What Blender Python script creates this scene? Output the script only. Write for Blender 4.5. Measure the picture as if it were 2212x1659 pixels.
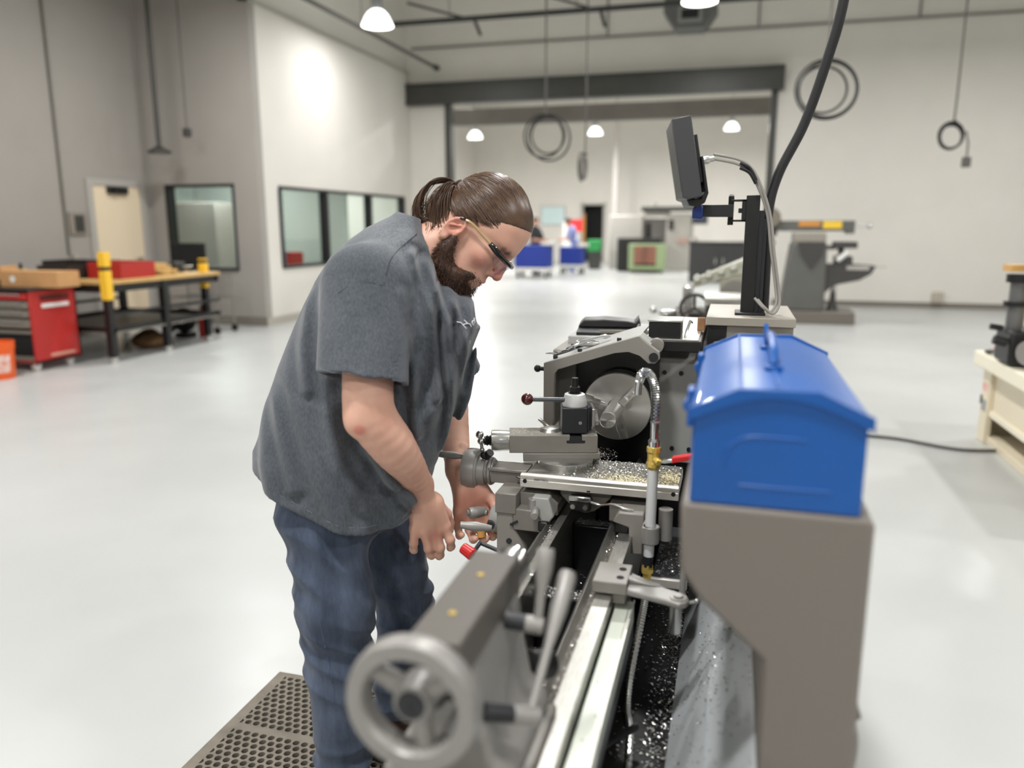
import bpy, bmesh, math, random
import numpy as np
from mathutils import Vector, Matrix, Euler
random.seed(7); rng = np.random.default_rng(7)
for o in list(bpy.data.objects): bpy.data.objects.remove(o, do_unlink=True)
scene = bpy.context.scene
COL = scene.collection
R = math.radians
PI = math.pi

# ------------------------------------------------------------------ camera
cam_d = bpy.data.cameras.new('camera'); cam = bpy.data.objects.new('camera', cam_d); COL.objects.link(cam)
cam.location = (0, 0, 1.5); cam.rotation_euler = (R(78.5), 0, R(15.77))
cam_d.sensor_width = 36; cam_d.lens = 1680 / 2212 * 36
cam_d.clip_start = 0.05; cam_d.clip_end = 200
cam_d.dof.use_dof = True; cam_d.dof.focus_distance = 2.02; cam_d.dof.aperture_fstop = 1.6
scene.camera = cam

# ------------------------------------------------------------------ world, view
world = bpy.data.worlds.new('world'); scene.world = world; world.use_nodes = True
world.node_tree.nodes['Background'].inputs[0].default_value = (0.93, 0.97, 1.0, 1)
world.node_tree.nodes['Background'].inputs[1].default_value = 0.3
scene.view_settings.view_transform = 'Standard'; scene.view_settings.look = 'None'
scene.view_settings.gamma = 1; scene.view_settings.use_curve_mapping = False
scene.view_settings.exposure = 0.0

# high-bay lamps of the two halls; unseen rows near the camera are added fill (each lamp's light is made in its builder below)
LAMP_W = 108.0
LAMPS = [(x, y, 4.71, 0.5 if (x, y) == (-5.65, 12.15) else 1.0) for x in (-5.65, -0.67, 4.31) for y in (12.15, 8.15, 4.15, 0.15, -3.85)]
FAR_LAMPS = [(-8.5, 25.6, 4.45, 2.5), (-4.7, 26.9, 4.6, 2.5), (-0.32, 28.2, 4.76, 2.5), (-7.0, 19.6, 5.4, 2.5), (-2.0, 19.6, 5.4, 2.5), (3.4, 21.5, 5.4, 2.5)]

# ------------------------------------------------------------------ helpers
def lin(c):
    c = c / 255.0
    return c / 12.92 if c <= 0.04045 else ((c + 0.055) / 1.055) ** 2.4
def rgb(r, g, b): return (lin(r), lin(g), lin(b), 1)

MATS = {}
def mat(name, col, rough=0.5, metal=0.0, var=0.0, vscale=8.0, bump=0.0, bscale=60.0, spec=0.5, emit=None, estr=0.0, alpha=1.0,
        trans=0.0, coat=0.0, stretch=None, col2=None, detail=4.0, sheen=0.0, sss=0.0):
    """Principled material; var/col2 mixes a second tone by noise, bump adds fine relief."""
    if name in MATS: return MATS[name]
    m = bpy.data.materials.new(name); m.use_nodes = True; MATS[name] = m
    nt = m.node_tree; b = nt.nodes['Principled BSDF']
    if len(col) == 3: col = (*col, 1)
    b.inputs['Base Color'].default_value = col
    b.inputs['Roughness'].default_value = rough; b.inputs['Metallic'].default_value = metal
    b.inputs['Specular IOR Level'].default_value = spec
    b.inputs['Coat Weight'].default_value = coat
    b.inputs['Alpha'].default_value = alpha
    b.inputs['Transmission Weight'].default_value = trans
    b.inputs['Sheen Weight'].default_value = sheen
    if sss:
        b.inputs['Subsurface Weight'].default_value = sss
        b.inputs['Subsurface Radius'].default_value = (0.012, 0.004, 0.002); b.inputs['Subsurface Scale'].default_value = 1.0
    if emit is not None:
        b.inputs['Emission Color'].default_value = emit; b.inputs['Emission Strength'].default_value = estr
    if var or bump or col2 is not None:
        tc = nt.nodes.new('ShaderNodeTexCoord'); mp = nt.nodes.new('ShaderNodeMapping')
        nt.links.new(tc.outputs['Object'], mp.inputs[0])
        if stretch: mp.inputs['Scale'].default_value = stretch
        if var or col2 is not None:
            n = nt.nodes.new('ShaderNodeTexNoise'); n.inputs['Scale'].default_value = vscale; n.inputs['Detail'].default_value = detail
            nt.links.new(mp.outputs[0], n.inputs['Vector'])
            rp = nt.nodes.new('ShaderNodeValToRGB'); nt.links.new(n.outputs['Fac'], rp.inputs[0])
            c2 = col2 if col2 is not None else tuple(min(1, c * (1 + var)) for c in col[:3]) + (1,)
            c1 = col if col2 is not None else tuple(c * (1 - var) for c in col[:3]) + (1,)
            rp.color_ramp.elements[0].position = 0.32; rp.color_ramp.elements[1].position = 0.68
            rp.color_ramp.elements[0].color = c1; rp.color_ramp.elements[1].color = c2
            nt.links.new(rp.outputs[0], b.inputs['Base Color'])
        if bump:
            n2 = nt.nodes.new('ShaderNodeTexNoise'); n2.inputs['Scale'].default_value = bscale; n2.inputs['Detail'].default_value = 3
            nt.links.new(mp.outputs[0], n2.inputs['Vector'])
            bp = nt.nodes.new('ShaderNodeBump'); bp.inputs['Strength'].default_value = bump; bp.inputs['Distance'].default_value = 0.002
            nt.links.new(n2.outputs['Fac'], bp.inputs['Height']); nt.links.new(bp.outputs[0], b.inputs['Normal'])
    return m

class MB:
    """Collects boxes, cylinders, tubes, prisms and lathes; build() links them as one mesh object."""
    def __init__(s): s.v = []; s.f = []; s.m = []; s.mi = 0
    def add(s, verts, faces, M=None):
        k = len(s.v)
        for p in verts:
            p = Vector(p)
            s.v.append(tuple(M @ p) if M is not None else tuple(p))
        s.f += [tuple(i + k for i in f) for f in faces]; s.m += [s.mi] * len(faces)
        return s
    def box(s, x0, x1, y0, y1, z0, z1, M=None):
        if x0 > x1: x0, x1 = x1, x0
        if y0 > y1: y0, y1 = y1, y0
        if z0 > z1: z0, z1 = z1, z0
        return s.add([(x0,y0,z0),(x1,y0,z0),(x1,y1,z0),(x0,y1,z0),(x0,y0,z1),(x1,y0,z1),(x1,y1,z1),(x0,y1,z1)],
              [(0,3,2,1),(4,5,6,7),(0,1,5,4),(1,2,6,5),(2,3,7,6),(3,0,4,7)], M)
    def cbox(s, c, d, M=None):
        return s.box(c[0]-d[0]/2, c[0]+d[0]/2, c[1]-d[1]/2, c[1]+d[1]/2, c[2]-d[2]/2, c[2]+d[2]/2, M)
    def prism(s, pts, axis, a, b, M=None):
        """closed outline pts (2-D) in the plane normal to axis, extruded a..b. axis 'x': pts=(y,z); 'y': (x,z); 'z': (x,y)"""
        n = len(pts)
        ar = sum(pts[i][0]*pts[(i+1)%n][1]-pts[(i+1)%n][0]*pts[i][1] for i in range(n))
        flip = (ar < 0) != (axis == 'y')
        def P(p, t): return (t,p[0],p[1]) if axis=='x' else ((p[0],t,p[1]) if axis=='y' else (p[0],p[1],t))
        if a > b: a, b = b, a
        vs = [P(p,a) for p in pts] + [P(p,b) for p in pts]
        fs = [tuple(range(n-1,-1,-1)), tuple(range(n,2*n))] + [(i,(i+1)%n,(i+1)%n+n,i+n) for i in range(n)]
        if flip: fs = [tuple(reversed(f)) for f in fs]
        return s.add(vs, fs, M)
    def rev(s, prof, p0, ax, n=32, M=None, cap=True):
        """surface of revolution: prof = [(t, r)], t along ax from p0"""
        p0 = Vector(p0); ax = Vector(ax).normalized()
        u = ax.orthogonal().normalized(); w = ax.cross(u)
        vs = []; fs = []
        for t, r in prof:
            for i in range(n):
                a = 2*PI*i/n
                vs.append(p0 + ax*t + (u*math.cos(a) + w*math.sin(a))*max(r,1e-5))
        for j in range(len(prof)-1):
            for i in range(n):
                fs.append((j*n+i, j*n+(i+1)%n, (j+1)*n+(i+1)%n, (j+1)*n+i))
        if cap:
            fs.append(tuple(range(n-1,-1,-1))); fs.append(tuple((len(prof)-1)*n+i for i in range(n)))
        return s.add(vs, fs, M)
    def cyl(s, a, b, r, r2=None, n=24, M=None):
        a = Vector(a); b = Vector(b); d = b-a
        return s.rev([(0,r),(d.length, r if r2 is None else r2)], a, d, n, M)
    def sph(s, c, r, n=20, sc=(1,1,1), M=None):
        vs = []; fs = []; m = n//2
        for j in range(m+1):
            t = PI*j/m
            for i in range(n):
                a = 2*PI*i/n
                vs.append((c[0]+r*sc[0]*math.sin(t)*math.cos(a), c[1]+r*sc[1]*math.sin(t)*math.sin(a), c[2]+r*sc[2]*math.cos(t)))
        for j in range(m):
            for i in range(n):
                fs.append((j*n+i, (j+1)*n+i, (j+1)*n+(i+1)%n, j*n+(i+1)%n))
        return s.add(vs, fs, M)
    def tube(s, pts, r, n=10, M=None, closed=False):
        """round tube along a polyline (r: number or list)"""
        P = [Vector(p) for p in pts]; k = len(P)
        rr = r if isinstance(r, (list, tuple)) else [r]*k
        T = []
        for i in range(k):
            if closed: d = P[(i+1)%k]-P[i-1]
            else: d = P[min(i+1,k-1)]-P[max(i-1,0)]
            T.append(d.normalized() if d.length > 1e-9 else Vector((0,0,1)))
        u = T[0].orthogonal().normalized(); vs = []; fs = []
        for i in range(k):
            u = (u - T[i]*u.dot(T[i]));
            u = u.normalized() if u.length > 1e-6 else T[i].orthogonal().normalized()
            w = T[i].cross(u)
            for j in range(n):
                a = 2*PI*j/n
                vs.append(P[i] + (u*math.cos(a)+w*math.sin(a))*rr[i])
        for i in range(k if closed else k-1):
            for j in range(n):
                fs.append((i*n+j, i*n+(j+1)%n, ((i+1)%k)*n+(j+1)%n, ((i+1)%k)*n+j))
        if not closed:
            fs.append(tuple(range(n-1,-1,-1))); fs.append(tuple((k-1)*n+i for i in range(n)))
        return s.add(vs, fs, M)
    def build(s, name, m, parent=None, bevel=0.0, seg=2, smooth=35, world=True):
        me = bpy.data.meshes.new(name)
        vs = s.v
        if parent is not None and world:
            inv = WM(parent).inverted(); vs = [tuple(inv @ Vector(p)) for p in vs]
        me.from_pydata(vs, [], s.f)
        ms = m if isinstance(m, (list, tuple)) else [m]
        for x in ms: me.materials.append(x)
        if len(ms) > 1: me.polygons.foreach_set('material_index', s.m)
        me.update()
        if smooth:
            me.shade_smooth(); me.set_sharp_from_angle(angle=R(smooth))
        o = bpy.data.objects.new(name, me); COL.objects.link(o)
        if parent is not None: o.parent = parent
        if bevel:
            bv = o.modifiers.new('bevel', 'BEVEL'); bv.width = bevel; bv.segments = seg; bv.limit_method = 'ANGLE'; bv.angle_limit = R(40)
            bv.harden_normals = False
        return o

def WM(o):
    M = Matrix.Translation(o.location) @ o.rotation_euler.to_matrix().to_4x4()
    return (WM(o.parent) @ M) if o.parent else M
def tag(o, label=None, cat=None, group=None, kind=None):
    if label: o['label'] = label
    if cat: o['category'] = cat
    if group: o['group'] = group
    if kind: o['kind'] = kind
    return o
def thing(name, label, cat, loc=(0,0,0), rz=0.0, group=None):
    o = bpy.data.objects.new(name, None); COL.objects.link(o); o.empty_display_size = 0.05
    o.location = loc; o.rotation_euler = (0,0,rz)
    return tag(o, label, cat, group)
def struct(o): o['kind'] = 'structure'; return o
def copy_tree(o, parent=None):
    c = o.copy(); COL.objects.link(c); c.parent = parent
    for ch in [x for x in o.children]: copy_tree(ch, c)
    return c
def spline(pts, n=8):
    """Catmull-Rom through pts"""
    P = [Vector(p) for p in pts]; out = []
    for i in range(len(P)-1):
        p0 = P[max(i-1,0)]; p1 = P[i]; p2 = P[i+1]; p3 = P[min(i+2,len(P)-1)]
        for k in range(n):
            t = k/n
            out.append(0.5*((2*p1)+(p2-p0)*t+(2*p0-5*p1+4*p2-p3)*t*t+(3*p1-p0-3*p2+p3)*t**3))
    out.append(P[-1]); return out
def text_mesh(txt, size, extrude=0.0004):
    """lettering as mesh data: verts, faces (x right, y up)"""
    cu = bpy.data.curves.new('lettering', 'FONT'); cu.body = txt; cu.size = size; cu.extrude = extrude; cu.resolution_u = 3
    o = bpy.data.objects.new('lettering', cu); COL.objects.link(o)
    dg = bpy.context.evaluated_depsgraph_get(); me = o.evaluated_get(dg).to_mesh()
    vs = [tuple(v.co) for v in me.vertices]; fs = [tuple(p.vertices) for p in me.polygons]
    o.evaluated_get(dg).to_mesh_clear(); bpy.data.objects.remove(o, do_unlink=True); bpy.data.curves.remove(cu)
    return vs, fs
# ------------------------------------------------------------------ materials of the shell
def floor_material():
    m = bpy.data.materials.new('floor_epoxy'); m.use_nodes = True; nt = m.node_tree; b = nt.nodes['Principled BSDF']
    tc = nt.nodes.new('ShaderNodeTexCoord')
    n = nt.nodes.new('ShaderNodeTexNoise'); n.inputs['Scale'].default_value = 0.55; n.inputs['Detail'].default_value = 6
    nt.links.new(tc.outputs['Object'], n.inputs['Vector'])
    r = nt.nodes.new('ShaderNodeValToRGB'); nt.links.new(n.outputs['Fac'], r.inputs[0])
    r.color_ramp.elements[0].position = 0.3; r.color_ramp.elements[0].color = rgb(176, 178, 176)
    r.color_ramp.elements[1].position = 0.72; r.color_ramp.elements[1].color = rgb(191, 191, 189)
    # small dark specks of grit
    v = nt.nodes.new('ShaderNodeTexVoronoi'); v.inputs['Scale'].default_value = 2.3
    nt.links.new(tc.outputs['Object'], v.inputs['Vector'])
    lt = nt.nodes.new('ShaderNodeMath'); lt.operation = 'LESS_THAN'; lt.inputs[1].default_value = 0.014
    nt.links.new(v.outputs['Distance'], lt.inputs[0])
    mx = nt.nodes.new('ShaderNodeMix'); mx.data_type = 'RGBA'
    nt.links.new(lt.outputs[0], mx.inputs[0]); nt.links.new(r.outputs[0], mx.inputs[6]); mx.inputs[7].default_value = rgb(130, 120, 112)
    nt.links.new(mx.outputs[2], b.inputs['Base Color'])
    n2 = nt.nodes.new('ShaderNodeTexNoise'); n2.inputs['Scale'].default_value = 3.0; n2.inputs['Detail'].default_value = 3
    nt.links.new(tc.outputs['Object'], n2.inputs['Vector'])
    rr = nt.nodes.new('ShaderNodeMapRange'); rr.inputs[3].default_value = 0.24; rr.inputs[4].default_value = 0.4
    nt.links.new(n2.outputs['Fac'], rr.inputs[0]); nt.links.new(rr.outputs[0], b.inputs['Roughness'])
    b.inputs['Specular IOR Level'].default_value = 0.45
    return m
M_FLOOR = floor_material()
M_WHITE = mat('wall_white', rgb(222, 218, 210), 0.75, bump=0.15, bscale=25, var=0.02, vscale=1.5)
M_GREYWALL = mat('wall_grey', rgb(160, 155, 149), 0.75, bump=0.15, bscale=25, var=0.03, vscale=1.2)  # grey tone stands in for the dimmer light on these walls
M_CEIL = mat('ceiling_paint', rgb(222, 225, 220), 0.8)
M_BASE = mat('base_grey', rgb(122, 116, 108), 0.6)
M_STEEL_DK = mat('steel_dark_paint', rgb(62, 62, 58), 0.38, var=0.1, vscale=3)
M_BLACK = mat('black_paint', rgb(20, 20, 21), 0.45)
M_BLACKM = mat('black_matte', rgb(12, 12, 13), 0.8)
M_PIPE_GREY = mat('pipe_grey', rgb(128, 126, 120), 0.5)
M_DOOR = mat('door_cream', rgb(232, 214, 186), 0.45)
M_FRAME = mat('door_frame_grey', rgb(176, 172, 166), 0.45)
M_CORD = mat('cord_black', rgb(24, 23, 24), 0.55)
M_CORDG = mat('cord_grey', rgb(92, 88, 84), 0.6)

def glass_material():
    m = bpy.data.materials.new('pane_glass'); m.use_nodes = True; nt = m.node_tree
    nt.nodes.remove(nt.nodes['Principled BSDF'])
    tr = nt.nodes.new('ShaderNodeBsdfTransparent'); tr.inputs[0].default_value = (0.88, 0.93, 0.91, 1)
    gl = nt.nodes.new('ShaderNodeBsdfGlossy'); gl.inputs['Roughness'].default_value = 0.02
    lw = nt.nodes.new('ShaderNodeLayerWeight'); lw.inputs[0].default_value = 0.5
    pw = nt.nodes.new('ShaderNodeMath'); pw.operation = 'POWER'; pw.inputs[1].default_value = 4.0
    nt.links.new(lw.outputs['Facing'], pw.inputs[0])
    fr = nt.nodes.new('ShaderNodeMath'); fr.operation = 'MULTIPLY_ADD'; fr.inputs[1].default_value = 0.8; fr.inputs[2].default_value = 0.045
    nt.links.new(pw.outputs[0], fr.inputs[0])
    mx = nt.nodes.new('ShaderNodeMixShader'); out = nt.nodes['Material Output']
    nt.links.new(fr.outputs[0], mx.inputs[0]); nt.links.new(tr.outputs[0], mx.inputs[1]); nt.links.new(gl.outputs[0], mx.inputs[2])
    nt.links.new(mx.outputs[0], out.inputs[0]); return m
M_GLASS = glass_material()

XW, YB, YS, XL = -6.78, 16.05, 10.32, -8.71     # office wall, back wall, recess wall, left wall
CEIL = 7.0
# ------------------------------------------------------------------ shell
struct(MB().box(-14, 10, -9, 36, -0.2, 0).build('floor', M_FLOOR))
struct(MB().box(-14, 10, -9, 36, CEIL, CEIL+0.2).build('ceiling', M_CEIL))
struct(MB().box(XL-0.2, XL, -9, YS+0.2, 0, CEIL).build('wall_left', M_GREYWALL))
# recess wall with one window opening
def wall_y(mb, x0, x1, y0, y1, z0, z1, holes):
    """wall in the x-z plane with rectangular holes (hx0,hx1,hz0,hz1), holes sorted in x, not overlapping"""
    x = x0
    for hx0, hx1, hz0, hz1 in holes:
        mb.box(x, hx0, y0, y1, z0, z1)
        if hz0 > z0: mb.box(hx0, hx1, y0, y1, z0, hz0)
        if hz1 < z1: mb.box(hx0, hx1, y0, y1, hz1, z1)
        x = hx1
    mb.box(x, x1, y0, y1, z0, z1); return mb
def wall_x(mb, y0, y1, x0, x1, z0, z1, holes):
    y = y0
    for hy0, hy1, hz0, hz1 in holes:
        mb.box(x0, x1, y, hy0, z0, z1)
        if hz0 > z0: mb.box(x0, x1, hy0, hy1, z0, hz0)
        if hz1 < z1: mb.box(x0, x1, hy0, hy1, hz1, z1)
        y = hy1
    mb.box(x0, x1, y, y1, z0, z1); return mb
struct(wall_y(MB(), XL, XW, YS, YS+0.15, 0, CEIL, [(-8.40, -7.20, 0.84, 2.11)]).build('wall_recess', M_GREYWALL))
struct(wall_x(MB(), YS+0.15, YB, XW-0.15, XW, 0, 4.62, [(10.83, 15.62, 0.84, 2.10)]).build('wall_office', M_WHITE))
struct(MB().box(XW-0.20, XW-0.05, YS+0.15, YB, 4.62, CEIL).build('wall_office_upper', M_WHITE))
struct(MB().box(XW-0.16, XW+0.015, YS, YB, 4.60, 4.64).build('trim_1', M_FRAME))
bw = MB(); wall_y(bw, -14, 10, YB, YB+0.2, 0, CEIL, [(-5.98, 0.62, 0, 4.02)])
struct(bw.build('wall_back', M_WHITE))
struct(MB().box(9.8, 10, -9, 36, 0, CEIL).build('wall_right', M_WHITE))
struct(MB().box(-14, 10, -9.2, -9, 0, CEIL).build('wall_rear', M_WHITE))
struct(wall_y(MB(), -14, 10, 33.4, 33.6, 0, CEIL, [(-6.3, -5.4, 0, 2.36)]).build('wall_far', M_WHITE))
struct(MB().box(-11.2, -11, YB+0.2, 33.4, 0, CEIL).build('wall_far_left', M_WHITE))
struct(MB().box(7.0, 7.2, YB+0.2, 33.4, 0, CEIL).build('wall_far_right', M_WHITE))
# baseboards
struct(MB().box(XL, XW+0.012, YS-0.012, YS, 0, 0.14).build('baseboard_recess', M_BASE))
struct(MB().box(XW, XW+0.012, YS, YB, 0, 0.12).build('baseboard_office', mat('base_light', rgb(176,170,160), 0.6)))
struct(MB().box(0.75, 9.8, YB-0.012, YB, 0, 0.10).build('baseboard_back', M_BASE))
struct(MB().box(XL, XL+0.012, -9, 9.02, 0, 0.14).build('baseboard_left', M_BASE))
# header beams and posts of the wide opening
struct(MB().box(-6.80, 0.71, YB-0.22, YB-0.002, 3.99, 4.35).box(-6.80, 0.71, YB-0.26, YB-0.002, 3.96, 3.99).box(-6.80, 0.71, YB-0.26, YB-0.002, 4.35, 4.38).build('trim_2', M_STEEL_DK, bevel=0.004))
struct(MB().box(-6.60, 0.62, 17.4, 17.62, 3.72, 4.07).build('trim_3', mat('steel_mid_paint', rgb(104,100,94), 0.4, var=0.1, vscale=2), bevel=0.004))
struct(MB().box(-5.98, -5.86, YB-0.04, YB+0.2, 0, 3.96).build('trim_4', M_STEEL_DK))
struct(MB().box(0.50, 0.62, YB-0.04, YB+0.2, 0, 3.96).build('trim_5', M_STEEL_DK))
# far dark doorway with its half-open amber door edge
struct(MB().box(-6.36, -6.28, 33.3, 33.42, 0, 2.42).box(-5.42, -5.34, 33.3, 33.42, 0, 2.42).box(-6.36, -5.34, 33.3, 33.42, 2.36, 2.42).build('door_2', M_FRAME))
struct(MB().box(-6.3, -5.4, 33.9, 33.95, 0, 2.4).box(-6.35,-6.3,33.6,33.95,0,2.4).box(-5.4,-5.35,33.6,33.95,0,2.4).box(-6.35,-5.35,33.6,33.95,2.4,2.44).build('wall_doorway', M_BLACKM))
struct(MB().box(-6.29, -6.18, 33.34, 33.39, 0.02, 2.0).build('door_3', mat('door_amber', rgb(196,140,62), 0.5), bevel=0.004))

# ------------------------------------------------------------------ windows
def window_y(name, x0, x1, y, z0, z1):
    f = MB(); t = 0.055
    f.box(x0, x0+t, y-0.03, y+0.13, z0, z1).box(x1-t*0.5, x1, y-0.03, y+0.13, z0, z1)
    f.box(x0, x1, y-0.03, y+0.13, z1-t*0.7, z1).box(x0, x1, y-0.03, y+0.13, z0, z0+t*0.7)
    o = struct(f.build(name, M_BLACK))
    MB().box(x0+t, x1-t*0.5, y+0.05, y+0.058, z0+t*0.7, z1-t*0.7).build('pane', M_GLASS, o)
    return o
window_y('window_1', -8.40, -7.20, YS, 0.84, 2.11)
def window_x(name, y0, y1, mull, x, z0, z1):
    f = MB(); t = 0.07
    f.box(x-0.12, x+0.02, y0, y1, z1-0.045, z1).box(x-0.12, x+0.02, y0, y1, z0, z0+0.045)
    o = struct(f.build(name, M_BLACK))
    ys = [y0] + mull + [y1]
    for yy in [y0+t*0.35] + mull + [y1-t/2]:
        MB().box(x-0.12, x+0.025, yy-t/2, yy+t/2, z0+0.045, z1-0.045).build('mullion', M_BLACK, o)
    for a, b in zip(ys[:-1], ys[1:]):
        MB().box(x-0.07, x-0.062, a+t/2, b-t/2, z0+0.045, z1-0.045).build('pane', M_GLASS, o)
    return o
window_x('window_2', 10.83, 15.62, [12.30, 14.0], XW, 0.84, 2.10)
# office rooms seen through the panes
struct(MB().box(-11.2, -11.05, YS+0.15, YB, 0, 3).build('wall_office_rear', mat('office_wall', rgb(178,186,180), 0.8)))
struct(MB().box(-11.05, XW-0.15, YS+0.15, YB, 2.75, 2.8).build('ceiling_office', M_CEIL))
struct(MB().box(-10.2, XW-0.16, 13.30, 13.38, 0, 2.75).build('wall_office_middle', MATS['office_wall']))
# ------------------------------------------------------------------ door on the left wall
d = MB(); y0, y1, z1 = 9.06, 10.17, 2.15
d.prism([(y0,0),(y0+.10,0),(y0+.10,z1-.09),(y1-.10,z1-.09),(y1-.10,0),(y1,0),(y1,z1),(y0,z1)],'x',XL,XL+.05)
door = struct(d.build('door_1', M_FRAME))
MB().box(XL+0.002, XL+0.03, y0+0.10, y1-0.10, 0.01, z1-0.09).build('leaf', M_DOOR, door)
MB().box(XL+0.03, XL+0.10, y0+0.36, y0+0.72, z1-0.20, z1-0.10).box(XL+0.10, XL+0.16, y0+0.42, y0+0.50, z1-0.17, z1-0.13).build('closer', M_BLACK, door, bevel=0.006)
MB().cyl((XL+0.03, y1-0.2, 1.02), (XL+0.08, y1-0.2, 1.02), 0.02).cyl((XL+0.075, y1-0.2, 1.02), (XL+0.075, y1-0.32, 1.02), 0.012).build('lever_handle', mat('satin_metal', rgb(190,188,184), 0.3, 0.9), door)

# ------------------------------------------------------------------ high-bay lamps
M_SHADE = mat('lamp_shade_glow', (1, 1, 1, 1), 0.4, emit=(1.0, 0.985, 0.955, 1), estr=3.2)
M_LAMP_GEAR = mat('lamp_gear', rgb(150, 152, 154), 0.4, 0.4)
def high_bay(label, loc, power, sc=1.0, group='high-bay lamps', light_radius=0.2):
    t = thing('high_bay_lamp', label, 'lamp', loc, 0, group)
    x, y, z = loc; s = sc
    prof = [(0.26,0.06),(0.25,0.10),(0.21,0.155),(0.14,0.21),(0.06,0.25),(0.0,0.275),(-0.02,0.278)]
    m = MB(); m.rev([(a*s, r*s) for a, r in prof], (x,y,z-0.1*s), (0,0,1), 32, cap=False)
    m.build('shade', M_SHADE, t, smooth=80)
    MB().rev([(0.0,0.262*s),(0.004,0.262*s)], (x,y,z-0.115*s), (0,0,1), 32).build('diffuser', M_SHADE, t)
    MB().rev([(0,0.075),(0.03,0.09),(0.22,0.09),(0.26,0.04),(0.30,0.02)], (x,y,z+0.15*s), (0,0,1), 20).build('ballast_housing', M_LAMP_GEAR, t)
    MB().cyl((x,y,z+0.4), (x,y,CEIL), 0.008, n=8).build('suspension_cable', M_PIPE_GREY, t)
    l = bpy.data.lights.new('lamp_light', 'AREA'); l.shape = 'DISK'; l.size = 2*light_radius; l.energy = power; l.color = (1.0, 0.992, 0.985)
    lo = bpy.data.objects.new('lamp_light', l); COL.objects.link(lo); lo.parent = t; lo.location = (0,0,-0.14*s); 
    return t
for i, (x, y, z, p) in enumerate(LAMPS):
    if (x, y) == (-5.65, 12.15): lb = 'glowing dome lamp hanging near the tall white office wall'
    elif (x, y) == (-0.67, 12.15): lb = 'glowing dome lamp cut off by the top edge above the grey air unit'
    else: lb = 'unseen dome lamp added above the machines as fill light'
    high_bay(lb, (x, y, z), LAMP_W*p, 0.88)
fl = ['small glowing dome lamp in the far hall, leftmost under the beam', 'small glowing dome lamp in the far hall between two hanging cords', 'small glowing dome lamp in the far hall beside the black display']
for i, (x, y, z, p) in enumerate(FAR_LAMPS):
    high_bay(fl[i] if i < 3 else 'glowing dome lamp of the far hall hidden above the beams', (x, y, z), LAMP_W*p, 0.85, 'far hall lamps')
# office ceiling panels
for i, (x, y) in enumerate([(-8.6, 11.9), (-8.6, 14.7)]):
    t = thing('office_ceiling_light', ['flat office ceiling light behind the left panes', 'flat office ceiling light behind the right pane'][i], 'lamp', (x, y, 2.72))
    MB().box(x-0.6, x+0.6, y-0.3, y+0.3, 2.72, 2.749).build('frame', M_FRAME, t)
    MB().box(x-0.56, x+0.56, y-0.26, y+0.26, 2.715, 2.72).build('diffuser', M_SHADE, t)
    l = bpy.data.lights.new('office_light', 'AREA'); l.shape = 'RECTANGLE'; l.size = 1.1; l.size_y = 0.5; l.energy = 75
    lo = bpy.data.objects.new('office_light', l); COL.objects.link(lo); lo.parent = t; lo.location = (0,0,-0.02)
# ------------------------------------------------------------------ lathe materials
M_LGREY = mat('lathe_grey_paint', rgb(138, 134, 127), 0.42, bump=0.05, bscale=120)
M_LGREY2 = mat('lathe_light_paint', rgb(170, 170, 166), 0.4, bump=0.05, bscale=120)
M_CAST = mat('cast_grey', rgb(122, 118, 111), 0.4, bump=0.12, bscale=90, var=0.05, vscale=20)
M_COLUMN = mat('guard_taupe_paint', rgb(120, 113, 106), 0.5)
M_SILVER = mat('silver_paint', rgb(150, 147, 143), 0.4, 0.25)
M_STEEL = mat('ground_steel', rgb(176, 174, 168), 0.3, 0.85, var=0.12, vscale=30, stretch=(8,1,8))
M_STEELB = mat('bright_steel', rgb(205, 205, 202), 0.22, 0.95)
M_CHROME = mat('chrome', rgb(215, 216, 218), 0.12, 1.0)
M_ALU = mat('aluminium', rgb(206, 202, 194), 0.38, 0.6, var=0.05, vscale=40, stretch=(1,1,20))
M_BRASS = mat('brass', rgb(222, 192, 100), 0.32, 0.55)
M_DKSTEEL = mat('blackened_steel', rgb(44, 45, 48), 0.42, 0.3)
M_RED = mat('red_vinyl', rgb(208, 34, 34), 0.35)
M_REDK = mat('red_knob_plastic', rgb(202, 22, 20), 0.3)
M_MAROON = mat('maroon_ball', rgb(74, 18, 20), 0.12, coat=0.6)
M_SWARFBED = mat('gritty_steel', rgb(86, 80, 72), 0.55, 0.5, var=0.5, vscale=140, bump=0.5, bscale=220)
M_STRIP = mat('scale_strip_pale', rgb(206, 214, 200), 0.4, 0.1, col2=rgb(222, 226, 212), vscale=6)
M_GRIME = mat('black_pan_paint', rgb(15, 15, 18), 0.3, bump=0.2, bscale=60)
M_PANEL = mat('inner_panel_grey', rgb(186, 190, 192), 0.55)

def chuck_material():
    m = bpy.data.materials.new('turned_chuck_steel'); m.use_nodes = True; nt = m.node_tree; b = nt.nodes['Principled BSDF']
    b.inputs['Base Color'].default_value = rgb(226, 225, 222); b.inputs['Metallic'].default_value = 1; b.inputs['Roughness'].default_value = 0.3
    b.inputs['Anisotropic'].default_value = 0.85
    t = nt.nodes.new('ShaderNodeTangent'); t.direction_type = 'RADIAL'; t.axis = 'Y'
    nt.links.new(t.outputs[0], b.inputs['Tangent']); return m
M_CHUCK = chuck_material()


XS, ZS = -0.305, 0.985
lathe = thing('metal_lathe', 'grey engine lathe with spinning-chuck guard, tailstock handwheel and splash guard', 'lathe', (XS, 1.6, 0))

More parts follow.
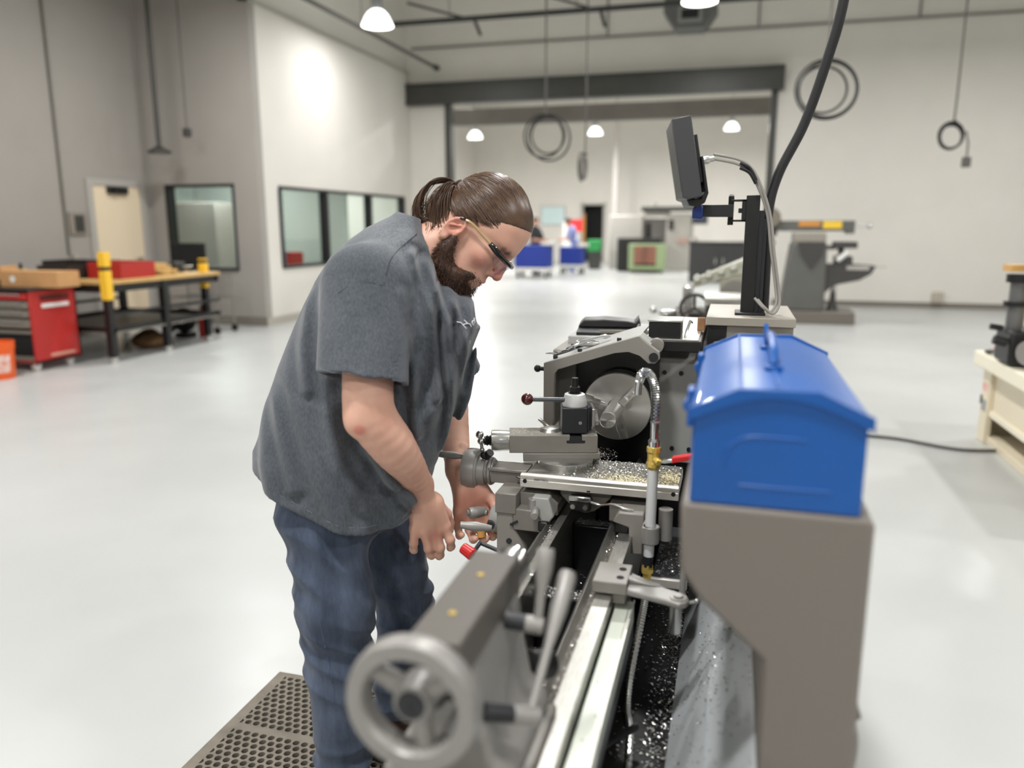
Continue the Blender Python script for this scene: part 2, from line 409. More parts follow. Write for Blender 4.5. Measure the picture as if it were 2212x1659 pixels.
# --- stand and chip pan
MB().box(-0.42, -0.02, 2.05, 2.75, 0, 0.495).build('cabinet', M_LGREY, lathe, bevel=0.006)
MB().box(-0.42, -0.02, 0.60, 0.95, 0, 0.495).build('cabinet', M_LGREY, lathe, bevel=0.006)
pan = MB(); pan.box(-0.42, -0.06, 0.50, 2.30, 0.50, 0.52).box(-0.42,-0.41,0.50,2.30,0.52,0.60).box(-0.42,-0.06,0.50,0.51,0.52,0.60)
pan = pan.build('chip_pan', M_GRIME, lathe)
# --- bed: two ways on side webs, joined by ribs
bl = MB(); bl.prism([(-.412,.785),(-.403,.79),(-.393,.811),(-.383,.795),(-.377,.795),(-.377,.808),(-.357,.808),(-.357,.64),(-.412,.64)], 'y', 0.55, 2.32)
bed = bl.build('bed', M_STEEL, lathe, bevel=0.001)
MB().prism([(-.252,.64),(-.252,.80),(-.244,.812),(-.235,.799),(-.228,.796),(-.222,.796),(-.222,.808),(-.190,.808),(-.190,.64)], 'y', 0.55, 2.32).build('rear_way', M_STEEL, bed, bevel=0.001)
MB().box(-.3825,-.3775,0.56,2.30,.7952,.7956).build('chip_groove', M_SWARFBED, bed)
MB().box(-.2345,-.2225,0.56,2.30,.7965,.7982).build('chip_groove', M_SWARFBED, bed)
for yy in (0.75, 1.10, 1.45, 1.85, 2.2):
    MB().box(-.357,-.252,yy-0.02,yy+0.02,.60,.76).build('rib', M_GRIME, bed, bevel=0.004)
MB().box(-.40,-.20,0.55,2.32,.56,.64).build('bed_base', M_GRIME, lathe)
# --- lengthwise measuring strip on the rear of the bed
st = MB().box(-.186,-.152,0.55,1.42,.735,.778).build('measuring_strip', M_STRIP, lathe, bevel=0.002)
MB().box(-.1535,-.1505,0.55,1.42,.778,.782).box(-.160,-.158,0.55,1.42,.778,.780).build('strip_lip', M_ALU, st)
MB().prism([(-.188,.70),(-.152,.70),(-.152,.735),(-.188,.735)], 'y', 0.55, 1.42).build('strip_support', M_GRIME, st)
# oily stain spots are small dark rings on the strip
for (y, x) in ((0.98, -.172), (1.04, -.163), (1.13, -.176)):
    MB().cyl((x, y, .7778), (x, y, .7784), 0.0016, n=10).build('screw_head', M_DKSTEEL, st)

# --- travelling bracket clamped on the rear way, with arm, dowel and oil cup
br = MB(); br.box(-.228,-.162,1.372,1.462,.812,.836)
br.prism([(1.38,.79),(1.45,.79),(1.45,.812),(1.38,.812)],'x',-.190,-.166)
br = br.build('travel_bracket', M_LGREY, lathe, bevel=0.002)
for yy in (1.398, 1.436):
    MB().rev([(0,.0075),(0.0006,.0075)], (-.178,yy,.836), (0,0,1), 16).build('bolt_hole', M_BLACKM, br)
arm = MB()
ap = [(-.165,1.455),(-.165,1.375),(-.085,1.352),(-.063,1.343),(-.052,1.350),(-.046,1.366),(-.052,1.383),(-.066,1.392),(-.09,1.402)]
arm.prism(ap, 'z', .812, .824)
arm.prism([(-.165,.824),(-.165,.836),(-.10,.824)], 'y', 1.40, 1.418)
arm = arm.build('arm', M_SILVER, br, bevel=0.003)
MB().rev([(0,.016),(.002,.016)], (-.066,1.368,.824), (0,0,1), 24).rev([(0.002,.009),(.006,.009)], (-.066,1.368,.824), (0,0,1), 20).build('pivot_cap', M_SILVER, br)
MB().cyl((-.070,1.372,.812),(-.070,1.372,.752),.011, n=20).build('dowel', M_STEELB, br)
MB().cyl((-.062,1.43,.80),(-.060,1.43,.875),.0065, n=14).build('guide_rod', M_SILVER, br)
MB().tube([(-.045,1.366,.818),(-.035,1.366,.822)],.003, n=8).sph((-.032,1.366,.823),.0045,10).build('grease_nipple', M_STEELB, br)

# --- carriage: saddle wings, bridge, apron
cg = MB()
cg.prism([(-.470,.80),(-.400,.80),(-.392,.815),(-.376,.815),(-.376,.845),(-.40,.868),(-.470,.868)], 'y', 1.735, 2.0)
cg.prism([(-.252,.815),(-.215,.815),(-.19,.80),(-.165,.80),(-.165,.86),(-.252,.86)], 'y', 1.735, 2.0)
# bridge with an arched underside
n = 12; arc = [(-.376 + (.376-.252)*i/n*1.0, .862 - .042*math.sin(PI*i/n)) for i in range(n+1)]
cg.prism(arc + [(-.252,.882),(-.376,.882)], 'y', 1.76, 1.96)
carriage = cg.build('carriage', M_CAST, lathe, bevel=0.003)
MB().prism([(-.478,.782),(-.405,.782),(-.405,.812),(-.432,.836),(-.478,.836)], 'y', 1.700, 1.736).build('wiper_block', M_CAST, carriage, bevel=0.003)
MB().prism([(-.432,.800),(-.395,.800),(-.378,.825),(-.392,.868),(-.432,.868)], 'y', 1.704, 1.736).build('carriage_lock_plate', M_LGREY2, carriage, bevel=0.003)
MB().cyl((-.430,1.715,.822),(-.430,1.715,.862),.0135,n=24).build('lock_post', M_SILVER, carriage, bevel=0.0015)
MB().cyl((-.424,1.712,.838),(-.417,1.668,.834),.0095,n=20).build('lock_pin', M_SILVER, carriage, bevel=0.0015)
MB().box(-.415,-.390,1.692,1.74,.788,.812).build('way_wiper', M_BLACK, carriage, bevel=0.004)
MB().prism([(-.235,.805),(-.200,.805),(-.196,.83),(-.210,.838),(-.230,.838)],'y',1.690,1.736).build('way_wiper', M_BLACK, carriage, bevel=0.004)
# rear clamp block with the coolant-pipe clamp
MB().prism([(-.235,.838),(-.222,.862),(-.165,.862),(-.165,.765),(-.195,.765),(-.198,.828)], 'y', 1.675, 1.74).build('rear_clamp_block', M_LGREY, carriage, bevel=0.003)
MB().box(-.165,-.145,1.640,1.70,.806,.846).rev([(0,.019),(.04,.019)], (-.146,1.655,.806), (0,0,1), 24).build('pipe_clamp', M_SILVER, carriage, bevel=0.002)
MB().cyl((-.118,1.70,.80),(-.118,1.70,.872),.016,n=20).build('coolant_post', M_SILVER, carriage)
# little black sensor with bolts under the cross-slide scale
sn = MB().box(-.345,-.296,1.722,1.744,.838,.872).build('reader_head', M_BLACK, carriage, bevel=0.002)
for xx in (-.336,-.306):
    MB().cyl((xx,1.722,.849),(xx,1.716,.849),.006,n=12).build('bolt', M_STEELB, sn)
MB().box(-.347,-.294,1.718,1.73,.862,.874).build('reader_cap', M_CHROME, sn, bevel=0.002)
MB().tube(spline([(-.294,1.724,.862),(-.27,1.718,.860),(-.24,1.705,.868),(-.21,1.69,.866),(-.19,1.69,.864)],8),.0032,n=8).build('armoured_cable', M_STEELB, sn)
# apron
ap = MB(); ap.prism([(-.520,.855),(-.478,.855),(-.478,.79),(-.452,.745),(-.438,.70),(-.438,.60),(-.520,.60)], 'y', 1.702, 2.02)
apron = ap.build('apron', M_LGREY, lathe, bevel=0.004)
MB().box(-.522,-.470,1.698,2.02,.822,.872).build('apron_top', M_CAST, apron, bevel=0.002)
MB().rev([(0,.007),(.003,.007)], (-.488,1.702,.752), (0,-1,0), 16).build('plug', M_DKSTEEL, apron)
MB().tube([(-.484,1.699,.795),(-.466,1.699,.806)],.003,n=8).build('oil_cap_pin', M_DKSTEEL, apron)
hw = MB(); hw.rev([(0,.02),(.03,.022),(.04,.05),(.048,.052),(.056,.05)], (-.52,1.86,.74), (-1,0,0), 32)
hw.build('carriage_handwheel', M_SILVER, apron, bevel=0.001)
# feed lever boss with two grips
bs = MB().rev([(0,.036),(.02,.036),(.03,.030)], (-.520,1.765,.782), (-1,0,0), 28).build('lever_boss', M_LGREY2, apron)
MB().tube([(-.553,1.735,.805),(-.575,1.735,.805),(-.600,1.715,.807)],[.0075,.0075,.0075],n=14).rev([(0,.011),(.02,.0145),(.04,.0145),(.043,.013)], (-.560,1.742,.806), (-.75,-.62,0.02), 18).build('feed_lever', M_SILVER, apron)
MB().rev([(0,.006),(.015,.009),(.04,.0125),(.066,.009),(.076,.0085)], (-.528,1.69,.785), (-1,-.25,.10), 18).build('half_nut_lever', M_SILVER, apron)
MB().cyl((-.552,1.765,.77),(-.535,1.70,.786),.010,n=14).build('lever_stem', M_DKSTEEL, apron)
MB().cyl((-.572,1.735,.772),(-.566,1.728,.742),.0105,n=16).build('tan_grip', mat('tan_grip_plastic', rgb(224,166,86),0.4), apron, bevel=0.001)
# start rod with red knob
MB().cyl((-.535,1.62,.775),(-.43,1.62,.742),.005,n=10).build('start_rod', M_DKSTEEL, apron)
MB().cyl((-.556,1.556,.788),(-.528,1.548,.776),.0125,.0145,n=20).build('start_knob', M_REDK, apron, bevel=0.003)
MB().cyl((-.53,1.55,.777),(-.535,1.62,.775),.005,n=10).build('start_stem', M_DKSTEEL, apron)

# --- cross slide with measuring scale and dial
cs = MB().prism([(-.463,.880),(-.095,.880),(-.095,.9),(-.097,.908),(-.461,.908),(-.463,.90)], 'y', 1.746, 1.915).build('cross_slide', M_STEEL, lathe, bevel=0.002)
sc = MB(); sc.box(-.468,-.093,1.728,1.746,.884,.914).build
sc = MB().prism([(1.7285,.883),(1.746,.883),(1.746,.914),(1.733,.914),(1.7285,.911),(1.7305,.9015),(1.7285,.900)], 'x', -.468, -.093).build('slide_scale', M_ALU, cs, bevel=0.0008)
for xx in (-.456,-.105):
    MB().cyl((xx,1.7284,.898),(xx,1.7278,.898),.0052,n=18).build('screw_hole', M_BLACKM, sc)
vs, fs = text_mesh('(NEWALL)', 0.0075, 0.0001)
MB().add(vs, fs, Matrix.Translation((-.434,1.7283,.9015)) @ Matrix.Rotation(PI/2,4,'X')).build('scale_lettering', M_BLACK, sc, smooth=0)
MB().box(-.305,-.297,1.7275,1.7285,.8845,.888).build('scale_mark', M_BLACK, sc, smooth=0)
MB().box(-.56,-.465,1.782,1.842,.868,.898).box(-.566,-.466,1.778,1.846,.898,.906).build('screw_bracket', M_CAST, cs, bevel=0.002)
MB().tube([(-.49,1.775,.89),(-.478,1.77,.889),(-.468,1.775,.887)],.0035,n=8).build('bracket_bolt', M_CHROME, cs)
dl = MB(); dl.rev([(0,.030),(.008,.036),(.012,.036),(.012,.031),(.022,.031),(.022,.036),(.030,.040),(.040,.040),(.040,.044),(.045,.046),(.045,.049),(.062,.052),(.078,.050),(.080,.046)], (-.556,1.812,.888), (-1,0,0), 40)
dial = dl.build('cross_slide_dial', M_SILVER, cs, smooth=30)
MB().rev([(0,.034),(.010,.034)], (-.560,1.812,.888), (-1,0,0), 32).build('dial_ring', M_BLACK, dial)
MB().cyl((-.575,1.795,.93),(-.560,1.785,.945),.010,n=14).sph((-.578,1.792,.935),.011,12).build('dial_lock', M_BLACK, dial)
MB().rev([(0,.006),(.012,.007),(.03,.0095),(.055,.0095),(.075,.008),(.078,.006)], (-.630,1.80,.924), (-1,0,.02), 16).build('crank_grip', M_SILVER, dial)

# --- compound rest, turned square to the operator
th = R(15.77); CR = Matrix.Translation((-.431,1.888,0)) @ Matrix.Rotation(th,4,'Z')
sw = MB().rev([(0,.070),(.014,.070),(.016,.066)], (-.385,1.862,.908), (0,0,1), 48).build('swivel_base', M_STEELB, lathe, smooth=30)
cp = MB(); cp.prism([(-.07,.916),(.125,.922),(.125,.936),(-.07,.936)], 'y', -.045, .045, CR)
cp.prism([(-.105,.936),(.118,.936),(.118,.982),(.078,.982),(.078,.968),(.086,.968),(.086,.962),(.040,.962),(.040,.968),(.048,.968),(.048,.982),(-.105,.982)], 'y', -.040, .040, CR)
comp = cp.build('compound_rest', M_CAST, lathe, bevel=0.0015)
MB().prism([(.0405,.9622),(.0855,.9622),(.0855,.9675),(.077,.9675),(.077,.978),(.049,.978),(.049,.9675),(.0405,.9675)], 'y', -.0405,.0405, CR).build('tee_nut', M_DKSTEEL, comp)
MB().rev([(0,.026),(.022,.027),(.024,.0275),(.045,.0275),(.047,.024)], CR @ Vector((-.105,0,.958)), CR.to_3x3() @ Vector((-1,0,0)), 36).build('compound_dial', M_STEELB, comp, smooth=30)
MB().rev([(0,.012),(.004,.014),(.008,.011),(.012,.014),(.016,.011),(.020,.012)], CR @ Vector((-.150,0,.958)), CR.to_3x3() @ Vector((-1,0,0)), 18).build('screw_neck', M_BLACK, comp)
bh = MB(); c0 = CR @ Vector((-.178,-.006,.958))
bh.sph(c0,.0095,14).sph(c0+Vector((-.002,-.004,.018)),.0105,14).sph(c0+Vector((.002,.003,-.024)),.0065,12)
bh.cyl(c0,c0+Vector((-.002,-.004,.018)),.005,n=10).cyl(c0,c0+Vector((.002,.003,-.024)),.0045,n=10)
bh.rev([(0,.004),(.01,.0055),(.03,.006),(.038,.004)], c0+Vector((.002,.003,-.024)), (-1,-.25,-.03), 12)
bh.build('ball_crank', M_STEELB, comp, smooth=60)
MB().rev([(0,.030),(.008,.024),(.012,.010)], CR @ Vector((.00,.012,.982)), (0,0,1), 24).build('clamp_washer', M_STEEL, comp)
MB().cyl(CR @ Vector((-.028,.03,1.008)), CR @ Vector((.005,.012,.984)), .0045, n=10).build('clamp_pin', M_STEEL, comp)

# --- quick-change tool post
TC = CR @ Vector((.062,.004,0)); TP = Matrix.Translation((TC.x,TC.y,0)) @ Matrix.Rotation(th,4,'Z')
tp = MB().box(-.034,.030,-.034,.034,.984,1.050,TP)
tpost = tp.build('tool_post', M_DKSTEEL, lathe, bevel=0.002)
MB().rev([(0,.0045),(.0006,.0045)], TP @ Vector((.012,-.0342,1.012)), TP.to_3x3() @ Vector((0,-1,0)), 14).build('set_screw_hole', M_STEEL, tpost)
MB().prism([(.030,-.030),(.036,-.030),(.036,-.022),(.042,-.022),(.042,.024),(.030,.024)], 'z', .988, 1.052, TP).build('tool_holder', M_DKSTEEL, tpost, bevel=0.0015)
MB().box(.042,.050,-.028,.05,1.000,1.046,TP).build('holder_body', M_STEEL, tpost, bevel=0.0015)
MB().prism([(.048,-.010),(.062,-.010),(.070,.118),(.060,.122),(.048,.10)], 'z', 1.000,1.012, TP).build('cutting_tool', M_STEEL, tpost, bevel=0.001)
MB().rev([(0,.031),(.004,.032),(.022,.028),(.030,.026),(.032,.022)], TP @ Vector((0,0,1.050)), (0,0,1), 36).build('clamp_hub', mat('pale_hub', rgb(206,206,204),0.35,0.2), tpost, smooth=40)
MB().rev([(0,.014),(.006,.015),(.016,.015),(.018,.012)], TP @ Vector((0,0,1.082)), (0,0,1), 6).rev([(.018,.017),(.02,.017)], TP @ Vector((0,0,1.064)), (0,0,1), 24).build('hex_nut', M_BLACK, tpost, smooth=20)
MB().cyl(TP @ Vector((0,0,1.096)), TP @ Vector((0,0,1.122)), .0085, n=18).build('stud', M_BLACK, tpost, bevel=0.001)
MB().cyl(TP @ Vector((-.022,-.006,1.066)), TP @ Vector((-.112,-.018,1.070)), .0062, n=16).build('clamp_handle', mat('handle_dark_steel', rgb(96,98,102),.35,.6), tpost)
MB().sph(TP @ Vector((-.122,-.019,1.0705)), .0155, 20).build('handle_ball', M_MAROON, tpost, smooth=80)

# --- headstock
hs = MB(); hs.box(-.47,-.085,2.30,2.80,.80,1.12)
hs = hs.build('headstock', M_LGREY2, lathe, bevel=0.004)
MB().box(-.47,-.055,2.31,2.80,.496,.80).build('headstock_pedestal', M_GRIME, hs, bevel=0.004)
MB().box(-.46,-.195,2.285,2.302,.80,1.15).build('spindle_face', M_GRIME, hs)
for (x, z) in ((-.180,1.075),(-.132,1.075),(-.150,.845),(-.10,.845)):
    MB().rev([(0,.0065),(.006,.0065),(.006,.003)], (x,2.300,z), (0,-1,0), 14).build('cap_screw', M_BLACK, hs)
MB().box(-.262,-.075,2.215,2.80,1.150,1.182).build('top_tray', mat('tray_edge_black', rgb(26,25,25),0.4), hs, bevel=0.003)
MB().box(-.254,-.085,2.225,2.79,1.182,1.185).build('tray_sheet', M_ALU, hs)
MB().box(-.225,-.135,2.235,2.34,1.185,1.232).build('switch_box', M_BLACK, hs, bevel=0.003)
MB().box(-.228,-.132,2.232,2.343,1.232,1.237).build('switch_lid', M_STEELB, hs, bevel=0.001)
MB().tube([(-.122,2.24,1.188),(-.118,2.25,1.21),(-.112,2.28,1.232),(-.108,2.30,1.225)],.004,n=8).build('loose_clip', M_STEELB, hs)
MB().box(-.50,-.264,2.43,2.80,1.121,1.155).build('rear_cover', M_LGREY2, hs, bevel=0.004)
MB().box(-.52,-.47,2.30,2.80,.80,1.13).build('gearbox_front', M_LGREY, hs, bevel=0.006)
# spindle, chuck with three jaws, workpiece
MB().cyl((XS,2.29,ZS),(XS,2.265,ZS),.075,n=40).build('spindle_nose', M_STEELB, hs)
ck = MB().rev([(0,.098),(.004,.1005),(.06,.1005),(.064,.097)], (XS,2.266,ZS), (0,-1,0), 64)
ck.rev([(0,.030),(.0005,.098)], (XS,2.2016,ZS), (0,-1,0), 64, cap=False)
chuck = ck.build('chuck', M_CHUCK, lathe, smooth=25)
for k in range(3):
    a = R(75 + 120*k); c, s_ = math.cos(a), math.sin(a)
    Mj = Matrix.Translation((XS,2.2015,ZS)) @ Matrix.Rotation(a,4,'Y')
    MB().prism([(.024,0),(.096,0),(.096,-.012),(.070,-.012),(.070,-.026),(.046,-.026),(.046,-.040),(.024,-.040)], 'z', -.011, .011, Mj).build('jaw', M_CHUCK, chuck, bevel=0.001)
MB().rev([(-.02,.0235),(.165,.0235),(.168,.0215)], (XS,2.20,ZS), (0,-1,0), 40).build('workpiece', M_CHUCK, chuck, smooth=25)
# --- hinged chuck guard
Y0, Y1 = 2.085, 2.42
g = MB()
outer = [(-.497,.915),(-.497,1.124),(-.236,1.210),(-.212,1.190),(-.180,1.168),(-.178,1.150),(-.190,1.136),(-.208,1.136),(-.232,1.156),(-.262,1.165),(-.300,1.160),(-.455,1.108),(-.466,1.095),(-.470,.915)]
g.prism(outer, 'y', Y0, Y0+.022)
guard = g.build('chuck_guard', M_LGREY, lathe, bevel=0.0015)
MB().prism([(-.497,1.118),(-.236,1.206),(-.236,1.199),(-.494,1.111)], 'y', Y0+.022, Y1).build('guard_top', M_LGREY2, guard)
MB().prism([(-.236,1.206),(-.205,1.184),(-.205,1.176),(-.236,1.199)], 'y', Y0+.022, 2.20).build('guard_shoulder', M_LGREY2, guard)
MB().box(-.497,-.490,Y0+.022,2.29,.915,1.118).build('guard_side', M_LGREY, guard)
MB().box(-.490,-.440,2.26,2.284,.90,1.11).build('guard_inner', M_LGREY, guard)
MB().cyl((-.194,Y0-.004,1.154),(-.194,2.26,1.154),.0125,n=24).build('hinge_rod', M_DKSTEEL, guard)
MB().rev([(0,.020),(.03,.020)], (-.194,2.14,1.176), (0,1,0), 24).build('hinge_collar', M_LGREY, guard)
MB().cyl((-.497,2.10,1.105),(-.512,2.10,1.105),.006,n=12).sph((-.518,2.10,1.105),.0105,14).build('guard_knob', M_BLACK, guard)
for (x, z) in ((-.475,1.134),(-.405,1.1575),(-.295,1.1925)):
    MB().box(x-.006,x+.006,Y0+.05,Y0+.058,z-.006,z+.003).build('guard_screw', M_DKSTEEL, guard)
# --- rear electric box carrying the display post
eb = MB().box(-.012,.180,2.42,2.80,.85,1.206).build('electric_box', mat('galvanised_panel', rgb(150,146,138),0.32,0.5,var=0.1,vscale=12), lathe, bevel=0.003)
MB().box(-.066,-.012,2.415,2.80,.85,1.206).build('box_side', M_BLACK, eb, bevel=0.002)
MB().box(-.072,.184,2.405,2.81,1.206,1.232).build('box_lid', mat('lid_metal', rgb(168,162,152),0.5,0.4), eb, bevel=0.002)
post = MB().box(.026,.066,2.50,2.54,1.232,1.590).build('display_post', M_BLACK, lathe, bevel=0.002)
MB().box(.062,.080,2.508,2.526,1.232,1.545).box(.080,.090,2.508,2.53,1.24,1.52).build('post_channel', M_DKSTEEL, post, bevel=0.001)
MB().box(.010,.10,2.47,2.57,1.232,1.240).build('post_foot', M_BLACK, post, bevel=0.002)
bk = MB(); bk.box(-.018,.028,2.505,2.535,1.572,1.578).box(-.018,.028,2.505,2.535,1.512,1.518).box(.014,.028,2.505,2.535,1.512,1.578).box(.004,.016,2.51,2.53,1.538,1.552)
bk.build('clevis', M_BLACK, post, bevel=0.001)
MB().cyl((-.018,2.52,1.502),(-.018,2.52,1.588),.0085,n=16).build('clevis_pin', M_BLACK, post)
MB().cyl((-.018,2.52,1.588),(-.018,2.52,1.593),.007,n=6).build('pin_nut', M_CHROME, post)
MB().box(-.105,-.010,2.475,2.515,1.526,1.562).build('display_arm', M_DKSTEEL, post, bevel=0.002)
MB().prism([(-.130,1.520),(-.098,1.520),(-.098,1.556),(-.112,1.568),(-.130,1.55)],'y',2.46,2.51).build('blue_knob', mat('blue_knob', rgb(24,52,120),0.35), post, bevel=0.004)
# tilted display seen edge-on
DM = Matrix.Translation((-.128,2.45,1.575)) @ Matrix.Rotation(R(8),4,'Z') @ Matrix.Rotation(R(-10.5),4,'Y')
dis = MB().prism([(-.034,.012),(-.020,.004),(.022,.006),(.022,.236),(-.034,.236)], 'y', -.06,.22, DM).build('readout_display', mat('display_case', rgb(62,62,64),0.5), lathe, bevel=0.003)
MB().box(-.0345,-.0335,-.045,.205,.03,.22,DM).build('screen', M_BLACK, dis)
MB().box(.022,.036,-.02,.18,.045,.185,DM).build('rear_plate', M_BLACK, dis, bevel=0.003)
MB().prism([(-.022,.008),(-.016,-.014),(.008,-.022),(.030,-.014),(.044,.012),(.044,.12),(.036,.12),(.034,.018),(.02,.0)], 'y', -.03,.19, DM).build('cradle', M_BLACK, dis, bevel=0.003)
MB().rev([(0,.011),(.01,.012),(.02,.011)], DM @ Vector((.044,.02,.108)), DM.to_3x3() @ Vector((1,0,0)), 14).rev([(.02,.008),(.034,.008)], DM @ Vector((.044,.02,.108)), DM.to_3x3() @ Vector((1,0,0)), 12).build('plug', M_STEELB, dis)
M_CABLEG = mat('cable_grey', rgb(150,146,140),0.5)
cpts = [DM @ Vector((.072,.02,.110)), Vector((-.01,2.47,1.68)), Vector((.03,2.47,1.655)), Vector((.062,2.475,1.60)), Vector((.088,2.48,1.53)), Vector((.104,2.48,1.43)), Vector((.124,2.48,1.32)), Vector((.128,2.47,1.27)), Vector((.112,2.46,1.245)), Vector((.088,2.46,1.262)), Vector((.066,2.475,1.285))]
MB().tube(spline(cpts,8),.0042,n=8).build('signal_cable', M_CABLEG, dis)
MB().tube(spline([p+Vector((.004,-.006,.012)) if i<4 else p+Vector((.009,-.003,-.004)) for i,p in enumerate(cpts)],8),.0042,n=8).build('signal_cable', M_CABLEG, dis)
for dz in (0,.014):
    MB().tube(spline([(.002,2.466,1.668+dz),(.03,2.464,1.653+dz*.9),(.05,2.467,1.622+dz*.6)],6),.0056,n=8).build('cable_sleeve', M_BLACK, dis)

# --- coolant pipe, valve, flexible hose and nozzle
px, py = -.147, 1.655
pipe = MB().cyl((px-.002,py,.775),(px+.001,py,.985),.0118,n=24).build('coolant_pipe', mat('pipe_white', rgb(222,224,224),0.35,0.1), lathe)
MB().cyl((px-.003,py,.775),(px-.004,py,.75),.0125,n=20).build('pipe_collar', M_DKSTEEL, pipe)
MB().rev([(0,.0135),(.012,.0145),(.02,.0145),(.022,.0105),(.045,.0105)], (px-.004,py,.755), (0,0,-1), 6).build('hose_fitting', M_BRASS, pipe, smooth=20)
vl = MB(); vl.rev([(0,.0125),(.006,.0155),(.014,.0155),(.018,.0135),(.036,.0135),(.040,.0155),(.050,.0155),(.052,.012)], (px+.001,py,.978), (0,0,1), 10)
vl.rev([(0,.009),(.022,.0085),(.026,.006)], (px+.001,py,1.0), (.55,-.84,0), 12)
valve = vl.build('ball_valve', M_BRASS, pipe, smooth=20)
MB().prism([(.012,-.004),(.020,.003),(.040,.006),(.040,-.0015),(.02,-.006)], 'y', -.008,.008, Matrix.Translation((px+.006,py-.020,1.006))).build('valve_lever', M_STEELB, valve, bevel=0.001)
MB().prism([(.036,-.006),(.100,.012),(.105,.018),(.10,.022),(.036,.007)], 'y', -.0095,.0095, Matrix.Translation((px+.006,py-.020,1.008))).build('lever_grip', M_RED, valve, bevel=0.002)
MB().rev([(0,.0125),(.012,.0135),(.018,.0095),(.05,.0095),(.055,.0105)], (px+.001,py,1.029), (0,0,1), 16).build('hose_ferrule', M_CHROME, valve, smooth=30)
hp = spline([(px+.001,py,1.08),(px+.001,py,1.13),(px-.004,py+.004,1.165),(px-.016,py+.01,1.187),(px-.030,py+.016,1.187),(px-.038,py+.02,1.168)],14)
rr = [.0092 + .0011*(i%2) for i in range(len(hp))]
MB().tube(hp, rr, n=16).build('flexible_hose', M_CHROME, pipe, smooth=0)
MB().tube([hp[-1],(px-.040,py+.021,1.150),(px-.040,py+.021,1.138)],.0082,n=16).build('nozzle', M_CHROME, pipe)
lh = spline([(px-.004,py,.715),(px-.004,py-.03,.68),(px-.008,py-.08,.64),(px-.016,1.50,.575),(px-.014,1.44,.53),(px+.002,1.36,.525),(px+.014,1.20,.526)],22)
rr = [.0075 + .0016*(i%2) for i in range(len(lh))]
MB().tube(lh, rr, n=12).build('armoured_hose', M_STEELB, pipe, smooth=0)
MB().tube(spline([(-.20,1.24,.56),(-.17,1.28,.565),(-.13,1.33,.57)],8),.007,n=10).build('drain_hose', M_BLACK, pipe)
# bed-side drip shelf behind the cross slide
MB().box(-.135,-.06,1.60,1.90,.742,.752).build('drip_shelf', M_DKSTEEL, lathe)
MB().prism([(-.137,.733),(-.06,.733),(-.06,.752),(-.137,.752)],'y',1.590,1.60).build('drip_shelf_edge', M_ALU, lathe, bevel=0.001)

# --- splash guard: end profile carried along the bed
prof = [(-.048,1.160),(.172,1.160),(.178,1.150),(.178,.30),(.062,.30),(.062,.958),(-.022,1.034),(-.046,1.070)]
sg = MB().prism(prof, 'y', .95, 2.40).build('splash_guard', M_COLUMN, lathe, bevel=0.006)
MB().prism([(.178,.905),(.191,.875),(.178,.862)], 'y', .99, 1.10).build('side_lug', M_COLUMN, sg)
MB().tube(spline([(.182,1.02,.862),(.190,1.01,.83),(.186,1.0,.79),(.172,1.0,.72)],8),.004,n=8).build('hanging_wire', M_CABLEG, sg)
MB().prism([(.0615,.83),(.0615,.815),(-.06,.515),(-.075,.515)], 'y', .50, 2.30).build('sloped_panel', M_PANEL, sg)

# --- tailstock
ts = MB()
ts.box(-.338,-.272,.750,1.005,.965,1.040)
tailstock = ts.build('tailstock', mat('tailstock_grey', rgb(94,89,83),0.55,bump=0.05,bscale=120), lathe, bevel=0.004)
body = MB()
secs = [(.752,-.338,-.272,.965),(.80,-.345,-.264,.965),(.90,-.350,-.258,.965),(1.004,-.345,-.262,.965)]
body.prism([(-.342,.99),(-.268,.99),(-.262,.93),(-.250,.87),(-.225,.842),(-.225,.815),(-.385,.815),(-.385,.842),(-.360,.87),(-.348,.93)], 'y', .79, .995)
body.build('tailstock_body', M_SILVER, tailstock, bevel=0.01, seg=3)
MB().cyl((XS,.99,ZS+.004),(XS,1.075,ZS+.004),.030,n=32).build('quill_collar', M_STEELB, tailstock, bevel=0.002)
MB().cyl((XS,1.075,ZS+.004),(XS,1.10,ZS+.004),.022,n=32).build('quill', M_CHROME, tailstock, bevel=0.002)
MB().box(-.398,-.212,.80,.99,.808,.822).build('base_plate', M_CAST, tailstock, bevel=0.003)
for yy in (.815,.925):
    MB().cyl((-.305,yy,1.040),(-.305,yy,1.0415),.0048,n=14).build('oil_cap', M_BRASS, tailstock)
# handwheel: rim, three spokes, hub, crank grip
hc = Vector((XS-.004,.700,.994))
ring = MB(); prof = [(-.014,.0735),(-.006,.0755),(.010,.0755),(.016,.072),(.016,.057),(.010,.0545),(-.010,.0545),(-.014,.057)]
n = 64; vs = []; fs = []
for t, r in prof:
    for i in range(n):
        a = 2*PI*i/n; vs.append((hc.x+r*math.cos(a), hc.y+t, hc.z+r*math.sin(a)))
k = len(prof)
for j in range(k):
    for i in range(n): fs.append((j*n+i, ((j+1)%k)*n+i, ((j+1)%k)*n+(i+1)%n, j*n+(i+1)%n))
ring.add(vs, fs); hwl = ring.build('handwheel', M_SILVER, tailstock, smooth=50)
for a in (-78, 35, 150):
    d = Vector((math.cos(R(a)),0,math.sin(R(a))))
    MB().tube([hc+Vector((0,.012,0))+d*.012, hc+Vector((0,.006,0))+d*.062], [.0125,.0105], n=14).build('spoke', M_SILVER, hwl)
MB().rev([(0,.021),(.012,.023),(.03,.024),(.05,.024)], hc-Vector((0,.006,0)), (0,1,0), 28).build('hub', M_SILVER, hwl, smooth=35)
MB().rev([(0,.016),(.003,.0165)], hc-Vector((0,.009,0)), (0,1,0), 20).sph(hc-Vector((0,.010,0)),.0022,8).build('hub_cap', M_DKSTEEL, hwl)
